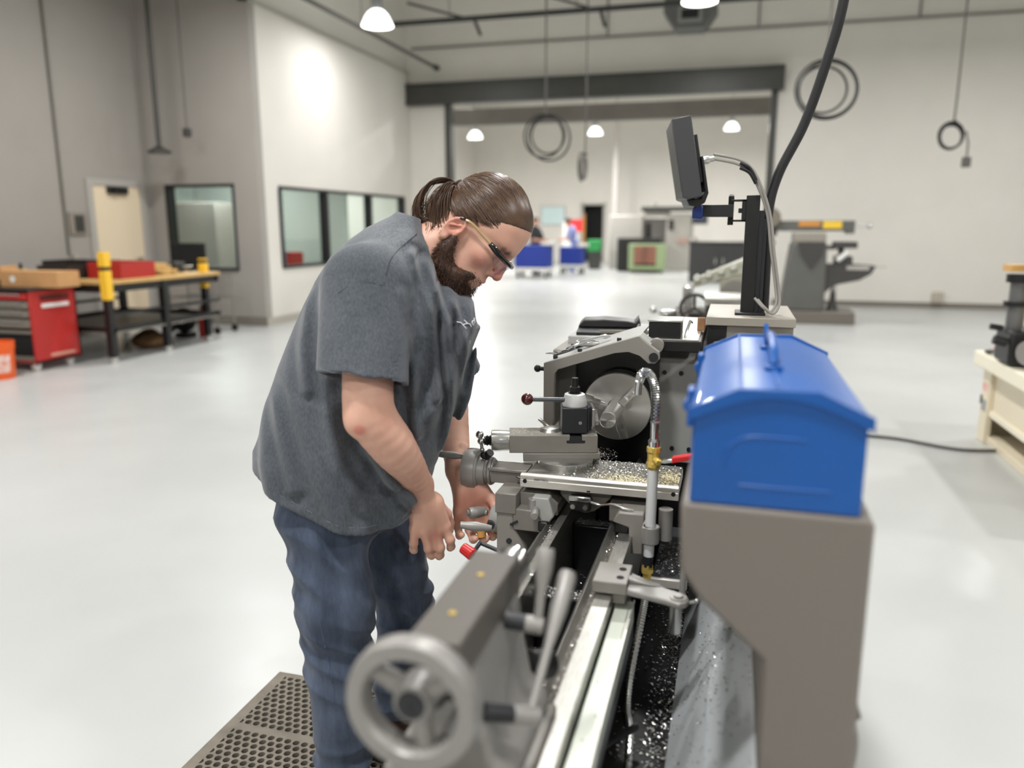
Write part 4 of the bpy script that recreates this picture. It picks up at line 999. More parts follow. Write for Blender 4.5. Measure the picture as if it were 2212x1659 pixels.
def folds(P):
    x,y,z=P[...,0],P[...,1],P[...,2]
    n1=vnoise(P*np.array([5,5,3.]),3)
    side=np.clip((-y-.03)/.10,0,1)
    # long drag folds from the armpit down the front, and a few across the back hem
    fr=np.clip((x-.04)/.08,0,1)*np.clip((1.42-z)/.06,0,1)
    f=fr*(.0085*np.sin(62*(x-.22*z)+5*n1)+.0045*np.sin(120*(x-.15*z)+6*n1))
    lo=np.clip((1.12-z)/.2,0,1)
    f+=lo*.0085*np.sin(34*(x+.42*z)+4*n1)+.004*np.clip((x+.12)/.1,0,1)*side*np.sin(85*(x-.45*z)+5*n1)
    for pl, A, sg in FOLDS:
        dd=None
        for (a,b) in zip(pl[:-1],pl[1:]):
            a=np.array(a); b=np.array(b); ba=b-a; q0=x-a[0]; q1=z-a[1]; t=np.clip((q0*ba[0]+q1*ba[1])/(ba@ba),0,1)
            e=np.hypot(q0-t*ba[0],q1-t*ba[1]); dd=e if dd is None else np.minimum(dd,e)
        f=f-side*A*(np.exp(-(dd/sg)**2)-.8*np.exp(-((dd-1.9*sg)/sg)**2))
    f+=.0065*n1+.0035*vnoise(P*np.array([14,14,7.]),5)
    return f
def shirt_fn(P):
    t=torso(P)+folds(P)
    hz=np.interp(P[...,0],HEM_X,HEM_Z)
    hem=hz-P[...,2]                                             # >0 below the hem
    inner=np.maximum(t+.011, (P[...,2]-hz-.05))
    t=np.maximum(np.maximum(t,hem),-inner)
    dn=.0030*vnoise(P*np.array([9,9,5.]),9)+.0020*np.sin(70*P[...,0]+4*vnoise(P*6.,4))*np.clip((1.30-P[...,2])/.1,0,1)
    s1=sleeve(P,(-.030,-.165,1.372),(-.043,-.255,1.185),.094,.096,1.18,(-.042,-.255,1.186),(-.18,-.25,-.95),.05)+dn
    s2=sleeve(P,(.060,.165,1.35),(.190,.238,1.10),.086,.078,1.1,(.192,.238,1.085),(.42,.20,-.88),.05)+dn
    d=smin(t,s1,.022); d=smin(d,s2,.03)
    # neck opening: a tilted cut round the neck
    cax=np.array([.85,0,.527]); q=P-np.array([.148,0,1.432]); al=q@cax; q=q-al[...,None]*cax
    hole=np.linalg.norm(q*np.array([1,1.18,1]),axis=-1)-.098
    d=np.maximum(d,-np.maximum(hole, -.07-al)); d=np.maximum(d,(P-np.array([.090,0,1.518]))@np.array([.30,0,.954]))
    return d
V, F = sdf_mesh([FN(shirt_fn,(-.02,0,1.17),.62)], (-.36,-.38,.77), (.32,.38,1.57), .0042)
V = relax(V, F, 1, .4)
shirt = np_mesh('t_shirt', V, F, M_SHIRT, person)
# ------------------------------------------------------------------ seams and stitching as thin ridges
def seam(name, pts, r, m):
    """ridge laid on the shirt surface: points are pushed onto it along y"""
    out = []
    for p in spline(pts, 8):
        P = np.array(p); 
        ys = np.linspace(P[1]-.12, P[1]+.10, 90); Q = np.stack([np.full(90,P[0]),ys,np.full(90,P[2])],-1)
        d = shirt_fn(Q); k = np.argmax(d<0) if (d<0).any() else None
        if k is not None and k > 0: out.append((P[0], ys[k]-.0005, P[2]))
    if len(out) > 2: MB().tube(out, r, n=6).build(name, m, shirt, world=False)
M_STITCH = mat('stitching', rgb(58,62,70), .9)
M_STITCH2 = mat('stitching_pale', rgb(118,124,132), .9)
seam('shoulder_seam', [(-.088,-.25,1.362),(-.060,-.25,1.380),(-.025,-.25,1.386),(.008,-.25,1.378)], .0011, M_STITCH)
seam('armhole_seam', [(.008,-.25,1.378),(.024,-.25,1.43),(.058,-.2,1.462),(.085,-.15,1.482)], .0011, M_STITCH)
seam('sleeve_stitch', [(-.132,-.26,1.218),(-.09,-.30,1.212),(-.04,-.33,1.204),(.01,-.30,1.195),(.045,-.26,1.186)], .0007, M_STITCH2)
seam('hem_stitch', [(-.235,-.2,.915),(-.19,-.2,.890),(-.12,-.2,.858),(-.04,-.2,.836),(.03,-.2,.842),(.06,-.2,.852)], .0007, M_STITCH2)

# white chest print: first letters of the lettering that wraps out of sight, and the small mark below
def on_front(y, z):
    xs = np.linspace(.33,.05,160); Q = np.stack([xs,np.full(160,y),np.full(160,z)],-1); d = shirt_fn(Q)
    return xs[np.argmax(d<0)]
M_PRINT = mat('white_print', rgb(236,238,238), .7)
def stroke(pts, r=.0011):
    out = []
    for (y, z) in pts:
        x = np.mean([on_front(y+dy, z+dz) for dy in (-.008,-.004,0,.004,.008) for dz in (-.010,-.005,0,.005,.010)])
        out.append((max(x, on_front(y, z))+.0012, y-.0025, z))
    MB().tube(out, r, n=6).build('chest_print', M_PRINT, shirt, world=False)
def seg(a, b, n=8): return [(a[0]+(b[0]-a[0])*k/n, a[1]+(b[1]-a[1])*k/n) for k in range(n+1)]
stroke(seg((-.160,1.291),(-.157,1.275))); stroke(seg((-.147,1.293),(-.144,1.277))); stroke(seg((-.158,1.2835),(-.146,1.2850)))
for (cy, cz) in ((-.128,1.284),(-.106,1.287)):
    stroke([(cy+.0095*math.cos(a), cz+.0052*math.sin(a)) for a in [2*PI*k/16 for k in range(17)]], .0010)
stroke(seg((-.139,1.246),(-.138,1.238),4), .0010)

# ------------------------------------------------------------------ jeans
def denim_material():
    m = bpy.data.materials.new('denim'); m.use_nodes = True; nt = m.node_tree; b = nt.nodes['Principled BSDF']
    tc = nt.nodes.new('ShaderNodeTexCoord'); mp = nt.nodes.new('ShaderNodeMapping'); mp.inputs['Scale'].default_value = (9,9,2.2)
    nt.links.new(tc.outputs['Object'], mp.inputs[0])
    n = nt.nodes.new('ShaderNodeTexNoise'); n.inputs['Scale'].default_value = 1.4; n.inputs['Detail'].default_value = 9; n.inputs['Roughness'].default_value = .7
    nt.links.new(mp.outputs[0], n.inputs['Vector'])
    rp = nt.nodes.new('ShaderNodeValToRGB'); nt.links.new(n.outputs['Fac'], rp.inputs[0])
    rp.color_ramp.elements[0].position = .25; rp.color_ramp.elements[0].color = rgb(44,52,68)
    rp.color_ramp.elements[1].position = .78; rp.color_ramp.elements[1].color = rgb(104,116,138)
    nt.links.new(rp.outputs[0], b.inputs['Base Color'])
    b.inputs['Roughness'].default_value = .85; b.inputs['Specular IOR Level'].default_value = .2; b.inputs['Sheen Weight'].default_value = .15
    n2 = nt.nodes.new('ShaderNodeTexNoise'); n2.inputs['Scale'].default_value = 160; n2.inputs['Detail'].default_value = 4; nt.links.new(tc.outputs['Object'], n2.inputs['Vector'])
    bp = nt.nodes.new('ShaderNodeBump'); bp.inputs['Strength'].default_value = .4; bp.inputs['Distance'].default_value = .002
    nt.links.new(n2.outputs['Fac'], bp.inputs['Height']); nt.links.new(bp.outputs[0], b.inputs['Normal']); return m
M_DENIM = denim_material()
jeans = [EL((-.120,0,.86),(.140,.162,.15),None,.05),
    RC((-.152,-.092,.82),(-.130,-.115,.60),.098,.086,.04), RC((-.130,-.115,.60),(-.126,-.120,.45),.086,.074,.04), RC((-.126,-.120,.45),(-.132,-.125,.16),.074,.066,.04),
    EL((-.180,-.05,.84),(.075,.10,.10),None,.04),
    RC((-.06,.095,.82),(.010,.115,.62),.098,.086,.04), RC((.010,.115,.62),(.034,.120,.50),.086,.073,.04), RC((.034,.120,.50),(.004,.130,.16),.073,.062,.04)]
def jpost(P, d):
    x,y,z=P[...,0],P[...,1],P[...,2]
    n1=vnoise(P*np.array([7,7,5.]),11)
    knee=np.exp(-((z-.50)/.10)**2); hem=np.clip((.30-z)/.12,0,1)
    f=.0045*n1+.004*vnoise(P*np.array([18,18,8.]),12)+.0018*vnoise(P*np.array([40,40,18.]),13)
    f+=knee*.0055*(2*np.abs(np.sin(48*(z+.45*x)+3.5*n1))-1)
    f+=hem*.0085*(2*np.abs(np.sin(52*z+2.6*n1+7*x))-1)
    f+=np.clip((z-.58)/.1,0,1)*.0045*(2*np.abs(np.sin(30*(x+.9*z)+3*n1))-1)
    d=d+f
    return np.maximum(np.maximum(d, .125-z), z-.98)
V, F = sdf_mesh(jeans, (-.31,-.26,.10), (.17,.26,1.0), .0048, jpost)
jn = np_mesh('jeans', V, F, M_DENIM, person)
# side seam with its row of puckers
def jsurf(P):
    d=None
    for p in jeans: d=p(P) if d is None else smin(d,p(P),p.k)
    return jpost(P,d)
pts = []
for t in np.linspace(0,1,60):
    z = .83-.56*t; x = -.20+.045*t+.03*math.sin(t*2.2)
    ys = np.linspace(-.30,-.02,140); Q = np.stack([np.full(140,x),ys,np.full(140,z)],-1); d = jsurf(Q)
    if (d<0).any(): pts.append((x, ys[np.argmax(d<0)]+.0006, z))
MB().tube(pts, [.0016+.0007*(k%2) for k in range(len(pts))], n=6).build('side_seam', mat('denim_seam', rgb(74,86,108), .85), jn, world=False)
# ------------------------------------------------------------------ work boots
M_BOOT = mat('brown_leather', rgb(74,48,36), .55, var=.2, vscale=20, bump=.2, bscale=80)
M_SOLE = mat('boot_sole', rgb(36,30,26), .8)
for (x, y) in ((-.135,-.126), (.004,.130)):
    bt = [RC((x,y,.16),(x-.005,y,.07),.055,.052,.03), RC((x-.03,y,.055),(x+.13,y,.050),.045,.046,.03), EL((x+.14,y,.052),(.062,.050,.038),None,.03)]
    V, F = sdf_mesh(bt, (x-.11,y-.08,.0), (x+.23,y+.08,.22), .005, lambda P,d: np.maximum(d,.036-P[...,2]))
    bo = np_mesh('boot', V, F, M_BOOT, person)
    sl = [RC((x-.03,y,.03),(x+.14,y,.03),.047,.052,.03)]
    V, F = sdf_mesh(sl, (x-.11,y-.08,-.01), (x+.23,y+.08,.08), .004, lambda P,d: np.maximum(np.maximum(d,.017-P[...,2]),P[...,2]-.037))
    np_mesh('sole', V, F, M_SOLE, bo)

# ------------------------------------------------------------------ hair swept back to a tie, ponytail, beard
def hair_material(name, c1, c2, rough=.38, scale=70):
    m = bpy.data.materials.new(name); m.use_nodes = True; nt = m.node_tree; b = nt.nodes['Principled BSDF']
    hi = nt.nodes.new('ShaderNodeTexCoord'); n = nt.nodes.new('ShaderNodeTexNoise'); n.inputs['Scale'].default_value = scale; n.inputs['Detail'].default_value = 3
    nt.links.new(hi.outputs['Object'], n.inputs['Vector'])
    rp = nt.nodes.new('ShaderNodeValToRGB'); nt.links.new(n.outputs['Fac'], rp.inputs[0])
    rp.color_ramp.elements[0].position = .35; rp.color_ramp.elements[0].color = c1; rp.color_ramp.elements[1].position = .68; rp.color_ramp.elements[1].color = c2
    nt.links.new(rp.outputs[0], b.inputs['Base Color']); b.inputs['Roughness'].default_value = rough; b.inputs['Specular IOR Level'].default_value = .6
    return m
M_HAIR = hair_material('brown_hair', rgb(72,50,36), rgb(92,67,47), .34)
M_BEARD = hair_material('beard_hair', rgb(46,29,20), rgb(88,56,36), .5, 120)
def hairline(F_, y):
    """lower limit (head up-axis) of the hair for a forward position"""
    return np.where(F_ > 0, .018+.72*F_, .018+.65*F_)
def cap_fn(P):
    q=(P-HO)@HM; e=(q-np.array(SKULL_C))/(np.array(SKULL_R)+np.array([.0045,.004,.0045]))
    k0=np.linalg.norm(e,axis=-1); d=(k0-1)*.085
    e2=(q-np.array([.045,0,.068]))/np.array([.0760,.0682,.0755]); d=smin(d,(np.linalg.norm(e2,axis=-1)-1)*.07,.02)
    lim=hairline(q[...,0],q[...,1])+.011-q[...,2]
    return smax(d,lim*.8,.006)
V, F = sdf_mesh([FN(cap_fn,hp_(.01,0,.06),.16)], HO+np.array([-.16,-.11,-.10]), HO+np.array([.19,.11,.17]), .0035)
hair = np_mesh('hair', V, F, M_HAIR, person)
TIE = np.array([-.0905,0,.050])
def cap_project(q):
    """push a head-space point out to the cap surface"""
    c=np.array([.02,0,.058]); d=q-c; d=d/np.linalg.norm(d); lo,hi=.03,.16
    for _ in range(22):
        m=(lo+hi)/2; p=c+d*m; P=HO+HM@p
        e=(p-np.array(SKULL_C))/(np.array(SKULL_R)+np.array([.0045,.004,.0045])); v=(np.linalg.norm(e)-1)*.085
        e2=(p-np.array([.045,0,.068]))/np.array([.0760,.0682,.0755]); v=min(v,(np.linalg.norm(e2)-1)*.07)
        if v<0: lo=m
        else: hi=m
    return c+d*lo, d
sv = MB()
for i in range(950):
    # start somewhere on the hairline band or the crown
    s = random.choice((-1,1)); t = random.random()
    if t < .75:
        f = random.uniform(-.03,.118); y = s*(.080*math.sqrt(max(0,1-((f-.01)/.112)**2)))+random.gauss(0,.003)
        st = np.array([f, y, float(hairline(np.array(f),0))+random.uniform(-.014,.010)])
    else:
        f = random.uniform(-.05,.09); st = np.array([f, random.uniform(-.075,.075), random.uniform(.09,.16)])
    a,_ = cap_project(st); b,_ = cap_project(TIE+np.array([0,random.gauss(0,.008),random.gauss(0,.007)]))
    pts = []; lift = random.uniform(-.0004,.0016)
    for k in range(13):
        u = k/12; q = a*(1-u)+b*u; q = q + np.array([0,0,.030*math.sin(PI*u)*(1 if abs(a[1])<.05 else .25)])
        p,d = cap_project(q); p = p + d*(lift+.0006*math.sin(9*u+i)-.0045*max(0,1-6*u)); pts.append(tuple(HO+HM@p))
    r = random.uniform(.0007,.0016); sv.tube(pts,[r*(.22+.78*min(1,k/3)) for k in range(13)],n=4)
st = sv.build('hair_strands', M_HAIR, hair, world=False, smooth=180); st['kind'] = 'stuff'
# hair tie
tr = hp_(*TIE); ring = []
for i in range(20):
    a = 2*PI*i/20; ring.append(tuple(tr + HU*.0125*math.cos(a) + HL*.0125*math.sin(a) - HF*.004))
MB().tube(ring,.0042,n=8,closed=True).build('hair_tie', mat('hair_tie_dark', rgb(48,36,34), .6), hair, world=False)
# ponytail bundles: an arching loop and a hanging, curling fall
pt = MB(); t0 = tr - HF*.004
arcs = [[t0,(.158,-.004,1.604),(.128,-.006,1.598),(.104,-.008,1.575),(.093,-.010,1.545),(.098,-.012,1.520),(.112,-.016,1.510)],
        [t0,(.160,-.006,1.590),(.138,-.010,1.565),(.128,-.014,1.535),(.130,-.016,1.508),(.128,-.02,1.485),(.118,-.024,1.472)],
        [t0,(.165,-.010,1.580),(.150,-.018,1.552),(.146,-.024,1.522),(.146,-.028,1.500),(.152,-.030,1.486),(.146,-.034,1.476)]]
for bi, arc in enumerate(arcs):
    for i in range((130,170,150)[bi]):
        a = random.uniform(0,2*PI); w = abs(random.gauss(0,(.0095,.0135,.0125)[bi])); ph = random.uniform(0,6)
        ps = []
        for k, p in enumerate(arc):
            g = min(1,k/1.6); cw = .0055*math.sin(1.9*k+ph*.4+bi)*(k/len(arc))**1.5
            ps.append(Vector(p)+Vector((math.cos(a)*w*g+cw, math.sin(a)*w*1.15*g, math.sin(a*1.3+1)*w*.6*g+cw)))
        r = random.uniform(.0007,.0014); sp = spline(ps,4); n = len(sp)
        pt.tube(sp,[r*(1-.6*(j/n)**2) for j in range(n)],n=4)
p = pt.build('ponytail', M_HAIR, hair, world=False, smooth=180); p['kind'] = 'stuff'
# beard: soft volume under a coat of short hairs
beard = [hEL((.056,0,-.096),(.057,.066,.048),.02), hEL((.090,0,-.106),(.030,.042,.036),.02), hEL((.050,-.038,-.110),(.040,.030,.034),.02), hEL((.050,.038,-.110),(.040,.030,.034),.02)]
for s in (-1,1):
    beard += [hRC((.010,s*.076,-.030),(.016,s*.071,-.064),.007,.014,.02), hRC((.016,s*.071,-.064),(.030,s*.060,-.092),.014,.026,.02), hRC((.110,s*.008,-.0415),(.094,s*.033,-.058),.0045,.0075,.010), hRC((.094,s*.033,-.060),(.078,s*.048,-.084),.007,.016,.02)]
def bpost(P, d):
    d = d+.0025*vnoise(P*45.,21)+.003*vnoise(P*22.,22)
    q=(P-HO)@HM
    mouth=np.linalg.norm((q-np.array([.120,0,-.0575]))/np.array([.020,.027,.0115]),axis=-1)-1
    return np.maximum(d,-mouth*.01)
V, F = sdf_mesh(beard, HO+np.array([-.13,-.11,-.20]), HO+np.array([.10,.11,.05]), .0036, bpost)
bd = np_mesh('beard', V, F, M_BEARD, person)
nrm = np.zeros_like(V); fn = np.cross(V[F[:,2]]-V[F[:,0]], V[F[:,3]]-V[F[:,1]])
for k in range(4): np.add.at(nrm,F[:,k],fn)
nrm /= np.maximum(np.linalg.norm(nrm,axis=1),1e-9)[:,None]
bs = MB(); down = -HU*.75+HF*.15-np.array([0,0,.35])
for i in rng.choice(len(V), 3600, replace=False):
    q = (V[i]-HO)@HM
    n_ = nrm[i]
    if n_@n_ < .5: continue
    L = random.uniform(.007,.016)*(1.25 if q[2] < -.10 else .8)
    d = n_*.55 + down*.8 + rng.normal(0,.28,3); d = d/np.linalg.norm(d)
    a = Vector(V[i]-n_*.002); b = Vector(V[i])+Vector(d)*L*.55+Vector(n_)*L*.2; c = Vector(V[i])+Vector(d)*L + Vector(rng.normal(0,.0015,3))
    bs.tube([a,b,c],[.00055,.0005,.00015],n=3)
o = bs.build('beard_hairs', M_BEARD, bd, world=False, smooth=180); o['kind'] = 'stuff'

# ------------------------------------------------------------------ safety glasses
M_TAN = mat('tan_temple', rgb(176,150,104), .3, coat=.3)
M_GBLK = mat('glossy_black', rgb(14,14,15), .12, coat=.5)
def lens_material():
    m = bpy.data.materials.new('clear_lens'); m.use_nodes = True; nt = m.node_tree; nt.nodes.remove(nt.nodes['Principled BSDF'])
    tr_ = nt.nodes.new('ShaderNodeBsdfTransparent'); tr_.inputs[0].default_value = (.86,.80,.90,1)
    gl = nt.nodes.new('ShaderNodeBsdfGlossy'); gl.inputs['Roughness'].default_value = .03
    mx = nt.nodes.new('ShaderNodeMixShader'); mx.inputs[0].default_value = .16
    nt.links.new(tr_.outputs[0], mx.inputs[1]); nt.links.new(gl.outputs[0], mx.inputs[2]); nt.links.new(mx.outputs[0], nt.nodes['Material Output'].inputs[0]); return m
M_LENS = lens_material()
H3 = lambda p: Vector(hp_(*p))
gl = thing_gl = MB()
def front(y): return .139-.0072*(y/.03)**2          # wrap of the front, forward position
gf = []
for i in range(25):
    y = -.068+.136*i/24; gf.append(H3((front(y), y, .023)))
g_frame = MB().tube(gf,[.0052+.0016*abs(i-12)/12 for i in range(25)],n=8).build('safety_glasses', M_GBLK, person, world=False, smooth=60)
for s in (-1,1):
    MB().tube([H3((front(.066)+.001,s*.067,.023)),H3((.092,s*.0755,.024)),H3((.076,s*.080,.024))],[.0072,.0076,.0056],n=8).build('hinge_block', M_GBLK, g_frame, world=False, smooth=60)
    MB().tube(spline([H3((.078,s*.080,.024)),H3((.045,s*.0865,.024)),H3((.016,s*.088,.022)),H3((.002,s*.087,.017))],6),.0034,n=8).build('temple', M_TAN, g_frame, world=False)
    MB().tube([H3((.004,s*.087,.018)),H3((-.010,s*.0875,.010))],.0030,n=8).build('temple_tip', M_GBLK, g_frame, world=False)
    vs = []; fs = []; nu, nv = 14, 8
    for a in range(nu+1):
        for b in range(nv+1):
            y = s*(.006+.058*a/nu); d = .040*(1-.25*(a/nu)**2)*(.55+.45*math.sin(PI*min(1,(a+1.5)/nu)))
            z = .021-d*b/nv; vs.append(H3((front(y)-.004*(b/nv)-.001, y, z)))
    for a in range(nu):
        for b in range(nv): fs.append((a*(nv+1)+b,(a+1)*(nv+1)+b,(a+1)*(nv+1)+b+1,a*(nv+1)+b+1))
    MB().add(vs,fs).build('lens', M_LENS, g_frame, world=False, smooth=180)
MB().tube([H3((.136,-.010,.012)),H3((.132,-.009,.000)),H3((.132,-.010,-.006))],.0018,n=6).build('nose_pad', M_LENS, g_frame, world=False)
# ------------------------------------------------------------------ blue metal toolbox on the splash guard
M_BLUE = mat('blue_enamel', rgb(0, 82, 160), 0.35, coat=0.1, var=0.06, vscale=10, bump=0.04, bscale=40)
tb = thing('toolbox', 'blue metal hip-roof toolbox standing on the splash guard', 'toolbox', (.0615, 1.20, 1.160))
x0, x1, ya, yb, zb = -.038, .161, .952, 1.450, 1.161
b = MB(); ent = [(x0,zb),(x1,zb),(x1,1.276),(.103,1.302),(.017,1.301),(x0,1.276)]
b.prism(ent, 'y', ya, yb)
b.build('body', M_BLUE, tb, bevel=0.002)
def roof(off):
    return [(x0-.004-off,1.270),(x0-.004-off,1.280+off),(.016,1.306+off),(.104,1.307+off),(x1+.004+off,1.280+off),(x1+.004+off,1.270)]
l = MB(); l.prism(roof(.0), 'y', ya+.004, yb-.004); lid = l.build('lid', M_BLUE, tb, bevel=0.004, seg=3)
for yy in (ya-.005, yb-.005):
    out = [(x0-.006,1.262)] + [(x0-.006+(x1-x0+.012)*i/12, 1.266+.034*math.sin(PI*i/12)) for i in range(13)] + [(x1+.006,1.262)]
    up = [(x0-.006,1.282),(.014,1.309),(.106,1.310),(x1+.006,1.282)]
    MB().prism([out[0]] + up + [out[-1]] + out[1:-1][::-1], 'y', yy, yy+.010).build('lid_end_rim', M_BLUE, lid, smooth=0)
MB().box(.058,.062,ya+.02,yb-.02,1.3075,1.3095).box(.014,.018,ya,yb,1.306,1.3085).build('lid_crease', M_BLUE, lid, bevel=0.001)
# pressed panel on the end
for (pts) in ([(.005,1.235),(.03,1.250),(.095,1.250)], [(.005,1.235),(.0,1.21)], [(.02,1.188),(.125,1.188)]):
    MB().tube([(p[0], ya+.0004, p[1]) for p in (spline([(q[0],0,q[1]) for q in pts],6) and [(v.x,v.z) for v in spline([(q[0],0,q[1]) for q in pts],6)])], .0018, n=6).build('pressed_ridge', M_BLUE, tb)
# carry handle lying along the ridge
h = MB(); h.tube(spline([(.060,1.11,1.312),(.060,1.13,1.330),(.060,1.17,1.336),(.060,1.24,1.336),(.060,1.28,1.330),(.060,1.30,1.312)],6), .0065, n=10)
MB().tube(spline([(.060,1.36,1.309),(.058,1.372,1.335),(.060,1.385,1.309)],6),.004,n=8).build('hasp_loop', M_BLUE, lid)
h.build('carry_handle', M_BLUE, lid)
for yy in (1.11,1.30): MB().box(.048,.072,yy-.012,yy+.012,1.306,1.313).build('handle_bracket', M_BLUE, lid, bevel=0.002)
for yy in (1.06, 1.36):
    MB().box(x0-.012,x0-.004,yy-.018,yy+.018,1.235,1.285).cyl((x0-.010,yy-.014,1.262),(x0-.010,yy+.014,1.262),.008,n=12).build('latch', M_BLUE, tb, bevel=0.001)

# ------------------------------------------------------------------ things left on the headstock guard
fo = thing('document_pouch', 'black plastic pouch lying open on top of the lathe headstock', 'pouch', (-.385, 2.55, 1.1555))
FM = Matrix.Translation((-.385,2.55,1.1555)) @ Matrix.Rotation(R(8),4,'Z')
MB().box(-.105,.100,-.09,.12,0,.010,FM).build('back_cover', M_BLACK, fo, bevel=0.002)
MB().prism([(-.105,.012),(-.098,.024),(-.085,.036),(-.02,.040),(.06,.034),(.085,.030),(.098,.046),(.104,.018),(.10,.012)], 'y', .02,.12, FM).build('front_flap', mat('pouch_vinyl', rgb(46,45,44),0.35,bump=0.1,bscale=30), fo, bevel=0.004)
MB().box(-.03,.10,-.092,-.085,.008,.018,FM).build('pocket_edge', mat('pouch_edge', rgb(120,116,104),0.5), fo, bevel=0.001)
MB().tube([FM @ Vector(p) for p in ((.085,-.08,.014),(.095,-.07,.034),(.104,-.06,.016))], .004, n=8).build('clasp', M_CHROME, fo)
pl = thing('pliers', 'shiny pliers lying open on the sloped chuck guard', 'pliers', (-.42, 2.23, 1.158))
def on_guard(x): return 1.118+(x+.497)*.337+.009
pp = lambda x, y, h=0: (x, y, on_guard(x)+h)
MB().tube(spline([pp(-.335,2.245,.004),pp(-.37,2.25,.008),pp(-.41,2.245,.010),pp(-.445,2.215,.006)],6),[.004]*18+[.003],n=8).build('handle', M_CHROME, pl)
MB().tube(spline([pp(-.335,2.235,.004),pp(-.37,2.225,.012),pp(-.41,2.20,.014),pp(-.455,2.19,.008)],6),[.004]*18+[.003],n=8).build('handle', M_CHROME, pl)
MB().sph(pp(-.352,2.24,.008),.014,14,(1,.8,.5)).build('joint', M_STEELB, pl)
MB().sph(pp(-.40,2.225,.006),.024,16,(1.5,.7,.5)).build('jaw', M_STEELB, pl)
kc = thing('key_ring', 'dark wire ring of keys lying on the edge of the chuck guard', 'keys', (-.46, 2.17, 1.14))
MB().tube([pp(-.455+.030*math.cos(a), 2.17+.03*math.sin(a), .004) for a in [2*PI*i/20 for i in range(20)]], .0022, n=6, closed=True).build('ring', M_DKSTEEL, kc)
for k in range(3):
    MB().box(-.03,.0,-.006,.006,0,.002, Matrix.Translation(pp(-.475,2.15+.02*k,.006)) @ Matrix.Rotation(R(40*k),4,'Z')).build('key', M_STEEL, kc)
ch = thing('file_handle', 'tan wooden block standing beside the black electric box', 'block', (-.085, 2.45, 1.186))
MB().box(-.098,-.074,2.43,2.45,1.1855,1.225).build('block', mat('tan_wood', rgb(150,110,76),0.6,var=.15,vscale=30), ch, bevel=0.002)

# ------------------------------------------------------------------ thick black supply cable hanging from the roof
cb = thing('power_cable', 'thick black power cable hanging from the roof to the display post', 'cable', (.10, 2.56, 1.24))
cpts = [(.098,2.565,1.24),(.096,2.57,1.40),(.094,2.575,1.55),(.118,2.58,1.66),(.180,2.58,1.80),(.232,2.57,1.985),(.262,2.56,2.14),(.30,2.55,2.5),(.36,2.5,3.6),(.40,2.45,5.2),(.42,2.4,6.97)]
MB().tube(spline(cpts,8), .0150, n=12).build('sheath', mat('black_rubber', rgb(26,25,27),0.5), cb)
MB().cyl((.42,2.4,6.94),(.42,2.4,6.998),.05,n=16).build('ceiling_gland', M_BLACK, cb)

# ------------------------------------------------------------------ perforated rubber mat
def make_mat():
    X0, X1, YA, YB_ = -1.41, -.56, 1.05, 2.09; zt = .016; p = .0275; ph = p*.866
    vs = []; fs = []; n = 12
    def ring(cx, cy):
        k = len(vs); ro = p*.5; ri = .0103
        for i in range(n):
            a = 2*PI*i/n; c, s = math.cos(a), math.sin(a)
            # outer edge on a hexagon so that cells tile
            aa = (a % (PI/3)) - PI/6; rr = (p/2)/math.cos(aa)*1.0 if True else ro
            b = a + PI/6
            vs.append((cx+c*ro*(1/math.cos(((a+PI/6) % (PI/3))-PI/6)), cy+s*ro*(1/math.cos(((a+PI/6) % (PI/3))-PI/6)), zt))
            vs.append((cx+c*ri, cy+s*ri, zt)); vs.append((cx+c*ri*.96, cy+s*ri*.96, .004))
        for i in range(n):
            j = (i+1) % n
            fs.append((k+3*i, k+3*j, k+3*j+1, k+3*i+1)); fs.append((k+3*i+1, k+3*j+1, k+3*j+2, k+3*i+2))
    brow = (11, 31); bands = []
    r = 0; y = YB_-.03
    while y > YA+.03:
        if r in brow: bands.append(y); y -= ph; r += 1; continue
        x = X0+.032+(p/2 if r % 2 else 0)
        while x < X1-.03: ring(x, y); x += p
        y -= ph; r += 1
    m = MB().add(vs, fs)
    o = m.build('anti_fatigue_mat', mat('mat_rubber', rgb(112,105,94),0.75,var=.2,vscale=14,bump=.2,bscale=200), None, smooth=30)
    tag(o, 'black perforated rubber mat on the floor where the man stands', 'mat')
    MB().box(X0+.012,X1-.012,YA+.005,YB_-.012,.001,.0045).build('underside', M_BLACKM, o)  # black sheet added so the holes look shaded
    e = MB(); e.prism([(X0-.012,.001),(X0+.034,.001),(X0+.034,.0158),(X0,.0158)],'y',YA,YB_); e.build('edge_strip', MATS['mat_rubber'], o)
    MB().prism([(X1+.012,.001),(X1-.040,.001),(X1-.040,.0158),(X1,.0158)],'y',YA,YB_).build('edge_strip', MATS['mat_rubber'], o)
    MB().prism([(YB_+.012,.001),(YB_-.022,.001),(YB_-.022,.0158),(YB_,.0158)],'x',X0+.034,X1-.040).build('edge_strip', MATS['mat_rubber'], o)
    for b in bands: MB().box(X0,X1,b-ph*.62,b+ph*.62,.001,.0157).build('solid_band', MATS['mat_rubber'], o)
make_mat()
